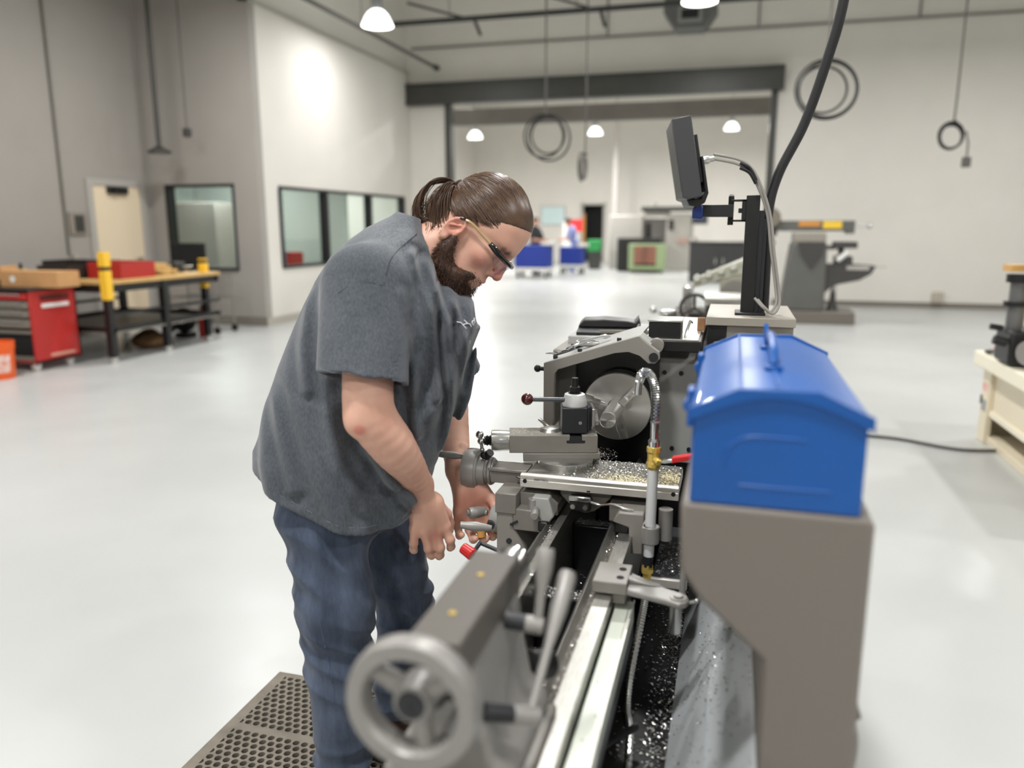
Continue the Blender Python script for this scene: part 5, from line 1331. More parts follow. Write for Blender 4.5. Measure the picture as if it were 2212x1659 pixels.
# ------------------------------------------------------------------ left: work bench, tool cart, bucket
M_WOOD = mat('maple_top', rgb(196,160,100),0.5,var=.1,vscale=4,stretch=(1,8,1))
M_YEL = mat('yellow_wrap', rgb(240,190,50),0.5)
M_CARD = mat('cardboard', rgb(186,140,92),0.8,var=.06,vscale=6)
M_CARTRED = mat('cart_red', rgb(178,40,36),0.35)
M_DRAWER = mat('drawer_grey', rgb(126,120,110),0.45)
M_WHITEP = mat('white_plastic', rgb(226,226,222),0.4)
wb = thing('work_bench', 'black steel work bench with wooden top and yellow-wrapped posts', 'workbench', (-7.35, 7.95, 0))
bx0, bx1, by0, by1 = -8.15, -6.55, 7.0, 8.95
MB().box(bx0,bx1,by0,by1,.865,.905).build('table_top', M_WOOD, wb, bevel=0.004)
MB().box(bx0+.02,bx1-.02,by0+.02,by0+.08,.78,.865).box(bx0+.02,bx1-.02,by1-.08,by1-.02,.78,.865).box(bx0+.02,bx0+.08,by0+.02,by1-.02,.78,.865).box(bx1-.08,bx1-.02,by0+.02,by1-.02,.78,.865).build('apron_frame', M_BLACK, wb)
for (x, y, top) in ((bx1-.04,by0+.02,1.22),(bx1-.16,by1-.12,1.08),(bx0+.05,by0+.05,.865),(bx0+.05,by1-.05,.865),(bx1-.04,7.9,.865)):
    p = MB().box(x-.04,x+.04,y-.04,y+.04,.06,min(top,.865) if top < 1 else top).build('post', M_BLACK, wb, bevel=0.004)
    MB().cyl((x,y,.0),(x,y,.065),.045,n=14).build('foot', M_STEELB, p)
    if top > 1:
        MB().box(x-.046,x+.046,y-.046,y+.046,.70,1.02).build('yellow_sleeve', M_YEL, p, bevel=0.006)
        MB().box(x-.046,x+.046,y-.046,y+.046,1.06,top).build('yellow_sleeve', M_YEL, p, bevel=0.006)
for (a, c) in (((bx0,by0+.05),(bx1,by0+.05)),((bx0,by1-.05),(bx1,by1-.05))):
    MB().box(a[0],c[0],a[1]-.02,a[1]+.02,.34,.39).build('rail', M_BLACK, wb)
for x in (bx0+.05,bx1-.05):
    MB().box(x-.02,x+.02,by0,by1,.34,.39).build('rail', M_BLACK, wb)
    MB().box(x-.02,x+.02,by0,by1,.52,.555).build('rail', M_BLACK, wb)
MB().box(bx0,bx1,by0,by1,.325,.34).build('lower_shelf', mat('shelf_steel', rgb(120,116,108),.5), wb)
# things on and under the bench
def crate(name, label, cat, x0, x1, y0, y1, z0, z1, m, t=.012, lip=None):
    o = thing(name, label, cat, ((x0+x1)/2,(y0+y1)/2,z0))
    MB().box(x0,x1,y0,y1,z0,z0+t).build('bottom', m, o)
    MB().box(x0,x1,y0,y0+t,z0+t,z1).build('side', m, o); MB().box(x0,x1,y1-t,y1,z0+t,z1).build('side', m, o)
    MB().box(x0,x0+t,y0+t,y1-t,z0+t,z1).build('side', m, o); MB().box(x1-t,x1,y0+t,y1-t,z0+t,z1).build('side', m, o)
    return o
crate('parts_tray', 'red metal parts tray on the wooden bench', 'tray', -7.14,-6.68,7.35,7.9,.907,1.09, mat('tray_red', rgb(170,44,38),.4))
crate('storage_bin', 'long black storage bin on the bench behind the red tray', 'bin', -8.05,-7.25,7.6,8.0,.907,1.09, M_BLACK)
crate('storage_bin', 'dark open bin beside the red tray on the bench', 'bin', -7.6,-7.18,7.1,7.5,.907,1.06, mat('bin_dark', rgb(40,34,32),.5))
for i, (x, y, z, rz, w, d, h) in enumerate([(-7.05,8.25,.907,15,.55,.32,.03),(-7.02,8.27,.938,-8,.5,.3,.03),(-7.1,8.3,.969,25,.45,.3,.035),(-7.15,8.32,1.005,5,.3,.35,.03)]):
    lb = ['lowest board of the plywood pile on the bench','second board of the plywood pile on the bench','third board of the plywood pile on the bench','top board of the plywood pile on the bench'][i]
    o = MB().box(-w/2,w/2,-d/2,d/2,0,h, Matrix.Rotation(R(rz),4,'Z')).build('plywood_board', M_WOOD, None, bevel=.003); o.location=(x,y,z+.0005); tag(o,lb,'board','plywood offcuts on the bench')
mo = thing('computer_monitor', 'black computer monitor on the grey wire cart below the window', 'monitor', (-7.48, 9.58, .8105))
MB().box(-7.80,-7.22,9.56,9.59,.90,1.26).build('panel', M_BLACK, mo, bevel=.006)
MB().box(-7.78,-7.24,9.557,9.561,.92,1.24).build('screen', mat('screen_off', rgb(26,28,30),.15), mo)
MB().box(-7.54,-7.48,9.59,9.62,.82,1.1).build('neck', M_BLACK, mo); MB().box(-7.62,-7.40,9.52,9.66,.8105,.83).build('base', M_BLACK, mo, bevel=.004)
bv = thing('bench_vise', 'small dark vise on the bench in front of the black monitor', 'vise', (-7.05,8.7,.906))
MB().box(-7.15,-6.95,8.66,8.76,.906,.94).build('base', M_STEEL_DK, bv, bevel=.006)
MB().prism([(-7.12,.94),(-6.98,.94),(-6.98,1.0),(-7.01,1.04),(-7.09,1.04),(-7.12,1.0)],'y',8.67,8.75).build('fixed_jaw', M_STEEL_DK, bv, bevel=.006)
MB().box(-6.97,-6.93,8.67,8.75,.96,1.04).build('moving_jaw', M_STEEL_DK, bv, bevel=.005)
MB().cyl((-6.93,8.71,.98),(-6.82,8.71,.98),.014,n=10).cyl((-6.84,8.64,.98),(-6.84,8.78,.98),.006,n=8).build('screw_handle', M_STEELB, bv)
gz = thing('clamp', 'yellow bar clamp lying at the back of the bench near the wall panel', 'clamp', (-8.0,7.3,.906))
MB().box(-8.1,-7.82,7.28,7.31,.93,.96).build('bar', M_STEELB, gz); MB().box(-8.08,-8.0,7.25,7.34,.906,1.0).build('fixed_head', M_YEL, gz, bevel=.006); MB().box(-7.92,-7.86,7.25,7.34,.906,.98).build('sliding_head', M_YEL, gz, bevel=.006); MB().cyl((-8.04,7.29,1.0),(-8.04,7.29,1.07),.018,n=10).build('handle', M_BLACK, gz)
sb = thing('storage_sack', 'brown sack and tin lying under the work bench', 'sack', (-7.0,8.1,.0))
V, F = sdf_mesh([EL((-7.0,8.1,.09),(.26,.22,.10),None,.05),EL((-7.12,8.2,.12),(.14,.15,.10),None,.05)], (-7.4,7.75,-.01),(-6.6,8.5,.3),.015, lambda P,d: np.maximum(d+.008*vnoise(P*14.,31), .001-P[...,2]))
inv = np.array(sb.location); np_mesh('sack', V-inv, F, mat('sack_brown', rgb(112,84,56),.9,var=.2,vscale=9), sb)
# wire cart
wc = thing('wire_cart', 'grey wire utility cart standing at the end of the bench', 'cart', (-7.3, 9.55, 0))
for (x, y) in ((-7.70,9.35),(-6.95,9.35),(-7.70,9.75),(-6.95,9.75)):
    p = MB().cyl((x,y,.10),(x,y,.80),.014,n=10).build('upright', M_PIPE_GREY, wc)
    MB().cyl((x,y-.015,.05),(x,y+.015,.05),.05,n=16).build('caster', M_BLACK, p)
for z in (.16,.5,.79):
    MB().box(-7.71,-6.94,9.34,9.36,z,z+.02).box(-7.71,-6.94,9.74,9.76,z,z+.02).build('shelf_rim', M_PIPE_GREY, wc)
    for k in range(6): MB().box(-7.71,-6.94,9.37+.07*k,9.376+.07*k,z+.004,z+.012).build('wire', M_PIPE_GREY, wc)
fe = thing('fire_extinguisher', 'small red cylinder standing under the far end of the bench', 'extinguisher', (-6.98,9.1,.0))
MB().rev([(0,.06),(.03,.07),(.30,.07),(.36,.03),(.38,.025)],(-6.98,9.1,.0),(0,0,1),18).build('cylinder', M_CARTRED, fe); MB().box(-7.02,-6.93,9.085,9.115,.38,.43).build('valve', M_BLACK, fe, bevel=.004)
fb = thing('floor_fan', 'black round fan standing under the far end of the bench', 'fan', (-7.2,9.0,0))
MB().rev([(-.03,.15),(-.02,.17),(.02,.17),(.03,.15)],(-7.2,8.98,.24),(.3,-1,0),24).build('housing', M_BLACK, fb); MB().box(-7.3,-7.1,8.9,9.1,0,.07).build('stand', M_BLACK, fb, bevel=.005); MB().sph((-7.21,8.94,.24),.05,12).build('hub', M_WHITEP, fb)
# red tool cart with drawers
tc_ = thing('tool_cart', 'red rolling tool cart with grey drawers and towel rail', 'tool cart', (-7.45, 6.72, 0))
cx0, cx1, cy0, cy1 = -8.0, -6.93, 6.34, 6.93
MB().box(cx1-.03,cx1,cy0,cy1,.09,.84).box(cx0,cx0+.03,cy0,cy1,.09,.84).box(cx0,cx1,cy1-.03,cy1,.09,.84).box(cx0,cx1,cy0,cy1,.09,.12).build('case', M_CARTRED, tc_, bevel=.006)
MB().box(cx0-.02,cx1+.02,cy0-.03,cy1+.02,.84,.868).build('worktop', mat('cart_top_black', rgb(30,28,28),.5), tc_, bevel=.006)
for k, (z0, z1) in enumerate(((.75,.82),(.66,.73),(.57,.64),(.46,.545))):
    dr = MB().box(cx0+.035,cx1-.035,cy0-.012,cy0+.3,z0,z1).build('drawer', M_DRAWER if k else M_CARTRED, tc_, bevel=.004)
    MB().box(cx0+.1,cx1-.1,cy0-.03,cy0-.012,z1-.022,z1-.006).build('pull', M_STEELB, dr, bevel=.003)
MB().box(cx0+.035,cx1-.035,cy0+.02,cy0+.05,.12,.40).build('lower_bay', M_BLACKM, tc_)
MB().box(cx0+.03,cx1-.03,cy0-.005,cy0+.02,.40,.43).build('bay_rail', M_DRAWER, tc_)
MB().box(cx0+.03,cx1-.03,cy0-.005,cy0+.02,.12,.16).build('bay_rail', M_DRAWER, tc_)
MB().box(cx1,cx1+.02,cy0+.13,cy1-.12,.66,.70).build('side_rail', M_WHITEP, tc_, bevel=.004); MB().box(cx1+.0005,cx1+.004,cy0+.12,cy1-.10,.73,.79).build('side_slot', mat('slot_dark', rgb(90,18,16),.6), tc_)
MB().box(cx1,cx1+.015,cy0+.18,cy1-.1,.14,.17).build('bumper', mat('bumper_pale', rgb(206,150,132),.5), tc_)
for (x, y) in ((cx0+.1,cy0+.08),(cx1-.1,cy0+.08),(cx0+.1,cy1-.08),(cx1-.1,cy1-.08)):
    MB().cyl((x-.02,y,.045),(x+.02,y,.045),.045,n=16).box(x-.02,x+.02,y-.02,y+.02,.06,.09).build('caster', M_WHITEP, tc_)
def carton(label, c, d, rz, tilt=0, spot=False):
    o = MB().box(-d[0]/2,d[0]/2,-d[1]/2,d[1]/2,0,d[2]).build('cardboard_box', M_CARD, None, bevel=.003); o.location=c; o.rotation_euler=(0,tilt,rz); tag(o,label,'box','cartons on the tool cart')
    MB().box(-d[0]/2,d[0]/2,-.025,.025,d[2],d[2]+.001).build('tape', mat('packing_tape', rgb(204,166,116),.35), o, world=False)
    if spot: MB().cyl((-d[0]*.28,-d[1]/2-.0012,d[2]*.5),(-d[0]*.28,-d[1]/2-.0002,d[2]*.5),.035,n=20).build('round_label', M_WHITEP, o, world=False)
carton('long cardboard box with round white label on the red tool cart', (-7.06,6.62,.8695), (.72,.30,.165), R(2), 0, True)
carton('small tilted cardboard box leaning at the left of the long carton', (-7.64,6.66,.908), (.30,.25,.14), R(10), R(-14))
gp = thing('spray_can', 'small white tin on the tool cart left of the cartons', 'can', (-7.86,6.62,.869)); MB().rev([(0,.035),(.12,.035),(.135,.02),(.15,.018)],(-7.86,6.62,.8695),(0,0,1),16).build('tin', M_WHITEP, gp); MB().cyl((-7.86,6.62,1.018),(-7.86,6.62,1.03),.012,n=10).build('nozzle', M_BLACK, gp)
# orange bucket
bk = thing('bucket', 'orange plastic bucket with a white label beside the red tool cart', 'bucket', (-7.03,5.98,0))
MB().rev([(0,.135),(.01,.14),(.30,.152),(.30,.160),(.325,.160),(.325,.155),(.345,.155),(.345,.162),(.37,.162),(.37,.150),(.30,.146),(.02,.13),(.02,.0)],(-7.03,5.98,0),(0,0,1),36).build('pail', mat('bucket_orange', rgb(232,96,30),.4), bk)
lv = []; lf = []
for i in range(9):
    a = R(-52+84*i/8-30)
    for z in (.07,.25): r = .140+.012*z/.3+.0025; lv.append((-7.03+r*math.cos(a),5.98+r*math.sin(a),z))
for i in range(8): lf.append((2*i,2*i+2,2*i+3,2*i+1))
MB().add(lv,lf).build('label', mat('bucket_label', rgb(226,214,206),.5,col2=rgb(212,120,96),vscale=22), bk)
# wall fittings of the left corner
wp = thing('wall_panel', 'small grey control panel on the left wall beside the cream door', 'panel', (XL+.02, 8.85, 1.5))
MB().box(XL+.001,XL+.035,8.72,9.0,1.38,1.68).build('plate', mat('panel_grey', rgb(142,134,124),.5), wp, bevel=.006); MB().box(XL+.035,XL+.05,8.80,8.95,1.42,1.64).build('display', M_STEEL_DK, wp, bevel=.004)
MB().box(XL+.001,XL+.06,8.70,8.80,1.0,1.12).build('socket_box', mat('box_grey', rgb(168,160,148),.5), wp, bevel=.004)
cd = MB().cyl((XL+.022,8.66,1.12),(XL+.022,8.66,CEIL),.018,n=10).build('conduit', mat('conduit_dark', rgb(110,106,98),.5), None); tag(cd,'thin grey conduit running up the left wall','conduit')
dp = thing('drop_pole', 'black ceiling drop pole with a flared mount in the left corner', 'pole', (-8.03,9.8,2.5))
MB().cyl((-8.03,9.8,2.6),(-8.03,9.8,CEIL),.032,n=14).build('tube', M_STEEL_DK, dp); MB().rev([(0,.16),(.03,.16),(.05,.12),(.10,.04),(.12,.032)],(-8.03,9.8,2.52),(0,0,1),20).build('mount', M_STEEL_DK, dp)
dc = thing('hanging_cord', 'thin hanging cord with a small dark plug near the left corner', 'cord', (-7.54,9.8,2.75)); MB().cyl((-7.54,9.8,2.83),(-7.54,9.8,CEIL),.010,n=8).build('cord', M_CORDG, dc); MB().box(-7.59,-7.49,9.76,9.84,2.73,2.85).build('plug', M_STEEL_DK, dc, bevel=.01)
# items glimpsed through the office panes
of = [('office_post','amber door edge behind the left office pane','post',(-7.1,10.92,0),(.08,.08,2.3),rgb(196,140,60)),
      ('office_cabinet','pale grey cabinet behind the left office pane','cabinet',(-9.2,12.2,0),(.9,.5,1.9),rgb(170,166,158)),
      ('office_cabinet','tall dark-edged cabinet behind the middle office pane','cabinet',(-9.0,14.2,0),(1.0,.6,1.95),rgb(140,140,132))]
for nme, lb, ct, c, d, col in of:
    o = thing(nme, lb, ct, c); m_ = mat('office_'+lb[:6], col, .6)
    MB().box(c[0]-d[0]/2,c[0]+d[0]/2,c[1]-d[1]/2,c[1]+d[1]/2,0.001,d[2]).build('carcass', m_, o, bevel=.01)
    MB().box(c[0]+d[0]/2,c[0]+d[0]/2+.01,c[1]-d[1]*.45,c[1]+d[1]*.45,.08,d[2]-.06).build('door', m_, o, bevel=.004)
dk = thing('office_desk', 'low office desk behind the left office pane', 'desk', (-7.7,11.8,0))
MB().box(-8.1,-7.3,10.9,12.9,.74,.78).build('top', M_WOOD, dk)
for (x, y) in ((-8.05,10.95),(-7.35,10.95),(-8.05,12.85),(-7.35,12.85)): MB().box(x-.02,x+.02,y-.02,y+.02,.001,.74).build('leg', M_BLACK, dk)
for lb, c, d, col in (('red toy-bright box on the office desk behind the pane',(-7.5,12.35,.781),(.22,.3,.26),rgb(206,58,44)),('light blue box on the office desk behind the pane',(-7.6,12.0,.781),(.2,.26,.30),rgb(96,152,206)),('tan carton on the office desk behind the pane',(-7.5,11.62,.781),(.22,.3,.24),rgb(170,138,84)),('black bag on the office desk behind the pane',(-7.45,11.15,.781),(.25,.32,.2),rgb(30,30,30))):
    o = MB().box(-d[0]/2,d[0]/2,-d[1]/2,d[1]/2,0,d[2]).build('desk_box', mat('deskbox_'+lb[:5], col, .6), None, bevel=.02); o.location = c; tag(o, lb, 'box', 'boxes on the office desk')
    MB().box(-d[0]*.3,d[0]*.3,-d[1]*.52,d[1]*.52,d[2],d[2]+.004).build('lid_flap', MATS['deskbox_'+lb[:5]], o, world=False)

# ------------------------------------------------------------------ overhead: pipes, cords, air unit
M_SPR = mat('sprinkler_black', rgb(44,44,42),.5)
p1 = thing('sprinkler_pipe','grey sprinkler pipe running along the office wall to the back wall','pipe',(-6.14,12,4.7)); MB().cyl((-6.14,2,4.7),(-6.14,16.03,4.7),.035,n=12).build('main', mat('pipe_midgrey', rgb(96,95,90),.5), p1); MB().cyl((-6.14,15.9,4.7),(-6.14,16.04,4.7),.055,n=12).build('end_cap', M_STEEL_DK, p1)
for y in (9.5,12.6): MB().cyl((-6.14,y,4.735),(-6.14,y,CEIL),.008,n=6).build('hanger', M_PIPE_GREY, p1)
p2 = thing('sprinkler_pipe','black sprinkler main crossing below the roof in front of the back wall','pipe',(-2,13.7,5.02)); MB().cyl((-6.1,13.65,5.0),(9.7,13.9,5.05),.045,n=12).build('main', M_SPR, p2)
for x in (-5.0,-2.75,-0.9,2.2,5.0):
    MB().cyl((x,13.7,5.05),(x,13.7,CEIL),.010,n=6).build('hanger', M_PIPE_GREY, p2)
for x in (-4.55,-2.35): MB().cyl((x-.9,12.9,5.12),(x+.02,13.75,4.98),.022,n=8).cyl((x,13.7,5.0),(x+.05,13.9,4.78),.03,n=8).build('branch', M_SPR, p2)
cn = thing('wall_conduit','thin grey conduit running across the top of the back wall','conduit',(0,16.02,5.1)); MB().cyl((-6.7,16.02,5.10),(9.7,16.02,5.06),.022,n=8).build('run', M_PIPE_GREY, cn)
for x in (-2.6,0.2,2.9,5.2): MB().cyl((x,16.02,5.08),(x,16.02,CEIL),.016,n=6).build('riser', M_PIPE_GREY, cn)
ac = thing('air_unit','grey octagonal air unit hanging below the lamp at the top edge','air unit',(-.93,14.3,4.7))
oc = [(-1.36,5.0),(-1.16,4.72),(-.68,4.72),(-.48,5.0),(-.52,5.28),(-.70,5.45),(-1.16,5.45),(-1.34,5.28)]
MB().prism(oc,'y',14.1,14.6).build('casing', mat('unit_grey', rgb(98,98,96),.5), ac, bevel=.02); MB().box(-1.12,-.72,14.07,14.1,4.80,5.06).build('grille_frame', mat('unit_light', rgb(140,140,138),.5), ac, bevel=.01); MB().box(-1.06,-.78,14.06,14.075,4.86,5.0).build('grille', M_BLACK, ac)
MB().cyl((-.93,14.35,5.45),(-.93,14.35,CEIL),.02,n=8).build('hanger_rod', M_PIPE_GREY, ac)
def coil(label, cx, cy, top, cz, r, ax, turns, rad, plug=None, m=M_CORD, sq=1.0, seed=0):
    rn = random.Random(seed)
    o = thing('hanging_cord', label, 'cord', (cx,cy,cz-r), 0, 'coiled cords hanging from the roof')
    side = Vector((math.cos(ax),math.sin(ax),0)); dep = Vector((-math.sin(ax),math.cos(ax),0))
    MB().tube([(cx,cy,cz+r*.96),(cx+.005,cy,cz+r+.3),(cx,cy,CEIL)],rad*.9,n=8).build('drop', M_CORDG, o)
    for t in range(turns):
        k = 1+rn.uniform(-.16,.10); dx = rn.uniform(-.18,.22)*r; dz = rn.uniform(-.1,.08)*r
        pts = [Vector((cx,cy,cz))+side*(dx+r*k*sq*math.cos(a))+Vector((0,0,dz+r*k*math.sin(a)))+dep*(.03*t) for a in [2*PI*i/36 for i in range(36)]]
        MB().tube(pts,rad,n=8,closed=True).build('turn', m, o)
    MB().box(cx-.04,cx+.04,cy-.04,cy+.04,cz+r*.93,cz+r*1.02).build('tie', M_BLACK, o, bevel=.01)
    if plug:
        MB().tube([(cx+plug[0]*.8,cy,cz+r*.3),(cx+plug[0],cy,cz-r*.6),(cx+plug[0],cy,cz+plug[1])],rad*.8,n=6).build('tail', M_CORDG, o)
        MB().box(cx+plug[0]-.05,cx+plug[0]+.05,cy-.04,cy+.04,cz+plug[1]-.13,cz+plug[1]).build('socket', M_CORDG, o, bevel=.012)
    return o
ca = R(15.77)
coil('large loose black cord coil hanging in front of the wide opening', -2.79,11.68,0,2.80,.30,ca,3,.014,seed=2,sq=.95)
coil('narrow edge-on cord coil hanging in front of the far hall lamps', -2.20,11.75,0,2.35,.19,ca+R(72),3,.012,m=M_CORDG,seed=4)
coil('big black cord coil hanging right of the black display', .80,8.99,0,2.86,.27,ca,3,.012,seed=5,sq=1.1)
coil('small cord coil with a grey socket hanging before the right back wall', 2.62,11.6,0,2.64,.175,ca,3,.014,(.19,-.27),seed=7)
wk = thing('wall_socket','small grey socket box low on the back wall','socket',(3.66,16.0,.12)); MB().box(3.57,3.75,15.96,16.048,.10,.30).build('box', mat('socket_tan', rgb(186,176,158),.5), wk, bevel=.01); MB().box(3.62,3.70,15.955,15.961,.14,.26).build('cover', M_FRAME, wk)

# ------------------------------------------------------------------ metal shaper near the back wall
M_SHP = mat('shaper_grey', rgb(92,92,88),.45,var=.06,vscale=4)
M_SHP2 = mat('shaper_dark', rgb(62,60,58),.45)
sh = thing('metal_shaper','grey metal shaper with orange and yellow plates along its ram','shaper',(1.0,13.0,0))
MB().box(0.0,1.83,12.85,13.55,.0,.20).build('base', mat('shaper_base', rgb(108,102,94),.5), sh, bevel=.02)
MB().prism([(.72,.20),(1.38,.20),(1.36,1.24),(.84,1.24)],'y',12.9,13.5).build('column', M_SHP, sh, bevel=.03)
MB().prism([(.92,1.24),(1.34,1.24),(1.30,1.05),(1.15,.82),(.98,1.05)],'y',12.885,12.9).build('column_boss', M_SHP2, sh)
MB().box(.86,1.34,12.95,13.4,1.24,1.40).build('saddle', mat('shaper_pale', rgb(150,144,134),.45), sh, bevel=.02)
ram = MB().prism([(.58,1.42),(1.62,1.42),(1.62,1.38),(1.74,1.38),(1.74,1.58),(.58,1.58)],'y',13.0,13.3).build('ram', M_SHP, sh, bevel=.015)
MB().box(.93,1.24,12.992,13.0,1.49,1.57).build('orange_plate', mat('plate_orange', rgb(206,140,62),.5), ram); MB().box(1.28,1.55,12.992,13.0,1.46,1.57).build('yellow_plate', mat('plate_yellow', rgb(236,196,58),.5), ram)
MB().cyl((1.74,13.15,1.50),(1.95,13.15,1.50),.02,n=10).sph((1.96,13.15,1.50),.045,12).build('ram_crank', M_STEELB, ram)
MB().cyl((.50,12.9,1.62),(.50,13.3,1.62),.16,n=24).build('motor', mat('motor_brown', rgb(118,110,98),.5), sh, bevel=.02)
MB().prism([(.30,1.25),(.62,1.35),(.62,1.5),(.44,1.5)],'y',13.0,13.3).cyl((.52,12.95,1.24),(.52,13.35,1.24),.08,n=16).build('tool_head', M_SHP2, sh, bevel=.01)
kn = MB().prism([(1.36,.92),(1.36,.46),(1.50,.60),(1.86,.68),(2.02,.78),(2.08,.90),(1.72,.92)],'y',12.95,13.4).build('knee_table', M_SHP2, sh, bevel=.015)
MB().box(1.66,1.98,12.94,12.952,.84,.90).build('knee_slot', M_FRAME, kn); MB().cyl((2.05,13.1,.88),(2.25,13.1,.88),.012,n=8).build('feed_rod', M_STEELB, kn)
MB().rev([(0,.09),(.12,.05),(.35,.035)],(1.52,13.15,.20),(0,0,1),16).build('support_post', M_SHP2, sh); MB().cyl((1.52,13.0,.5),(1.52,13.0,.95),.03,n=12).build('elevating_screw', M_STEELB, sh)
MB().box(1.50,1.74,12.96,13.35,.92,1.04).box(1.46,1.80,13.0,13.3,1.16,1.26).build('vise', M_SHP2, sh, bevel=.01); MB().box(1.38,1.5,13.05,13.25,1.14,1.2).build('vise_arm', M_SHP2, sh)
MB().cyl((1.52,12.93,.98),(1.66,12.93,1.10),.035,n=12).build('crank', M_WHITEP, sh); MB().cyl((1.58,12.98,1.04),(1.58,13.2,1.16),.05,n=14).build('spindle', M_STEEL, sh)

# ------------------------------------------------------------------ cream bench machine at the right edge
M_CREAM = mat('cream_enamel', rgb(226,214,188),.4); M_CREAM2 = mat('cream_light', rgb(240,232,210),.4)
wm = thing('milling_trainer','cream bench milling machine with black columns at the right edge','milling machine',(2.2,5.4,0))
MB().box(1.75,1.79,5.97,6.14,.0,.53).box(1.79,2.6,6.10,6.14,.0,.53).build('corner_panel', M_CREAM, wm, bevel=.006)
MB().box(1.78,2.58,4.2,5.97,.24,.50).build('drawer_front', M_CREAM, wm, bevel=.006); MB().box(1.77,2.6,4.2,6.0,.0,.055).build('plinth', M_CREAM, wm, bevel=.004)
MB().box(1.765,1.80,4.2,5.97,.20,.24).build('rail', M_CREAM2, wm); MB().box(2.0,2.55,4.2,5.97,.06,.22).build('dark_bay', M_BLACKM, wm)
MB().box(1.69,2.65,4.1,6.2,.53,.63).build('bench_top', M_CREAM2, wm, bevel=.012)
MB().box(1.7485,1.7495,6.0,6.12,.36,.42).build('red_label', mat('label_red', rgb(216,150,140),.5,col2=rgb(228,200,190),vscale=30), wm); MB().box(1.7485,1.7495,6.0,6.10,.22,.30).build('grey_label', mat('label_grey', rgb(150,150,150),.5), wm)
MB().box(1.745,1.7495,6.105,6.135,.26,.32).build('switch', M_BLACK, wm)
MB().box(1.86,2.5,4.9,5.7,.63,.70).build('machine_base', M_BLACK, wm, bevel=.01); MB().box(1.9,2.3,5.3,5.7,.70,1.2).build('column', M_CREAM, wm, bevel=.02)
MB().cyl((1.74,5.62,.86),(1.74,5.62,1.17),.05,n=18).build('glass_column', mat('column_grey', rgb(120,120,120),.3,.4), wm); MB().cyl((1.74,5.62,1.15),(1.74,5.62,1.20),.075,n=18).build('collar', M_BLACK, wm); MB().cyl((1.74,5.62,1.0),(1.74,5.62,1.03),.075,n=18).build('collar', M_BLACK, wm)
MB().box(1.68,1.86,5.45,5.75,.64,.86).build('spindle_block', M_BLACK, wm, bevel=.02); MB().cyl((1.67,5.5,.78),(1.60,5.5,.80),.03,n=12).build('knob', M_BLACK, wm); MB().cyl((1.67,5.6,.86),(1.60,5.6,.87),.02,n=10).build('knob', M_BLACK, wm)
MB().cyl((1.80,5.38,.74),(1.74,5.34,.74),.075,n=20).build('handwheel', M_SILVER, wm); MB().sph((1.82,5.42,.86),.06,14,(1,1,.7)).build('guard_cap', M_CREAM, wm)
MB().prism([(5.25,1.20),(5.7,1.20),(5.6,1.36),(5.45,1.44),(5.3,1.44)],'x',1.8,2.3).build('head', M_BLACK, wm, bevel=.03); MB().box(1.66,1.8,5.55,5.7,1.22,1.26).build('amber_part', mat('amber_part', rgb(206,160,90),.5), wm)
sc_ = thing('tool_scrap','small heap of coloured tooling scraps on the cream bench corner','tooling',(1.74,6.0,.631)); MB().sph((1.76,6.02,.6465),.05,10,(1.2,1,.3)).build('rag', M_STEEL_DK, sc_); MB().cyl((1.73,5.93,.6435),(1.82,5.96,.6435),.012,n=8).build('bit', M_STEELB, sc_); MB().box(1.76,1.80,5.98,6.02,.6615,.685).build('orange_cap', mat('cap_orange', rgb(206,110,60),.5), sc_)
fc = MB().tube(spline([(.9,5.95,.012),(1.2,5.9,.012),(1.45,5.75,.012),(1.62,5.72,.012),(1.9,5.8,.012)],8),.011,n=8).build('floor_cable', M_CORDG, None); tag(fc,'thin grey cable lying on the floor left of the cream machine','cable')

# ------------------------------------------------------------------ second lathe right behind the first
M_L2 = mat('second_lathe_grey', rgb(146,142,126),.45); M_L2D = mat('second_lathe_dark', rgb(50,45,38),.5)
l2 = thing('metal_lathe','older lathe standing behind the display post with a dark carriage','lathe',(-.1,5.6,0))
MB().box(-.30,.20,4.7,5.3,.0,.62).build('cabinet', M_L2, l2, bevel=.01); MB().box(-.30,.20,6.4,7.1,.0,.62).build('cabinet', M_L2, l2, bevel=.01)
MB().box(-.24,-.15,4.5,7.0,.68,.80).build('bed_way', M_STEEL, l2, bevel=.005); MB().box(0.03,.12,4.5,7.0,.68,.80).build('bed_way', M_STEEL, l2, bevel=.005); MB().box(-.33,.24,4.5,7.1,.60,.68).build('chip_tray', M_L2D, l2)
MB().box(-.36,-.12,5.0,5.35,.80,.97).build('carriage', M_L2D, l2, bevel=.01)
MB().cyl((-.36,5.15,.93),(-.44,5.12,.93),.035,n=14).build('feed_knob', M_STEELB, l2); MB().cyl((-.42,5.12,.93),(-.48,5.10,.96),.008,n=8).sph((-.49,5.10,.965),.026,10).build('ball_handle', M_STEELB, l2)
MB().box(-.33,-.10,5.35,5.7,.80,.90).build('apron', M_L2D, l2, bevel=.01)
MB().tube([(-.33+.05*math.cos(a),4.97,.90+.05*math.sin(a)) for a in [2*PI*i/20 for i in range(20)]],.008,n=8,closed=True).build('small_wheel', M_L2D, l2)
MB().cyl((-.33,4.97,.90),(-.33,5.02,.90),.016,n=10).build('wheel_shaft', M_STEEL, l2)
MB().box(-.18,-.05,4.95,5.02,.80,.90).build('tool_tray', M_L2D, l2, bevel=.006)
MB().rev([(0,.035),(.02,.035)],(-.29,4.95,.96),(0,-1,0),14).build('wheel_hub', M_STEEL, l2)
MB().tube([(-.22+.085*math.cos(a),4.93,1.0+.085*math.sin(a)) for a in [2*PI*i/28 for i in range(28)]],.011,n=8,closed=True).build('handwheel', M_L2D, l2)
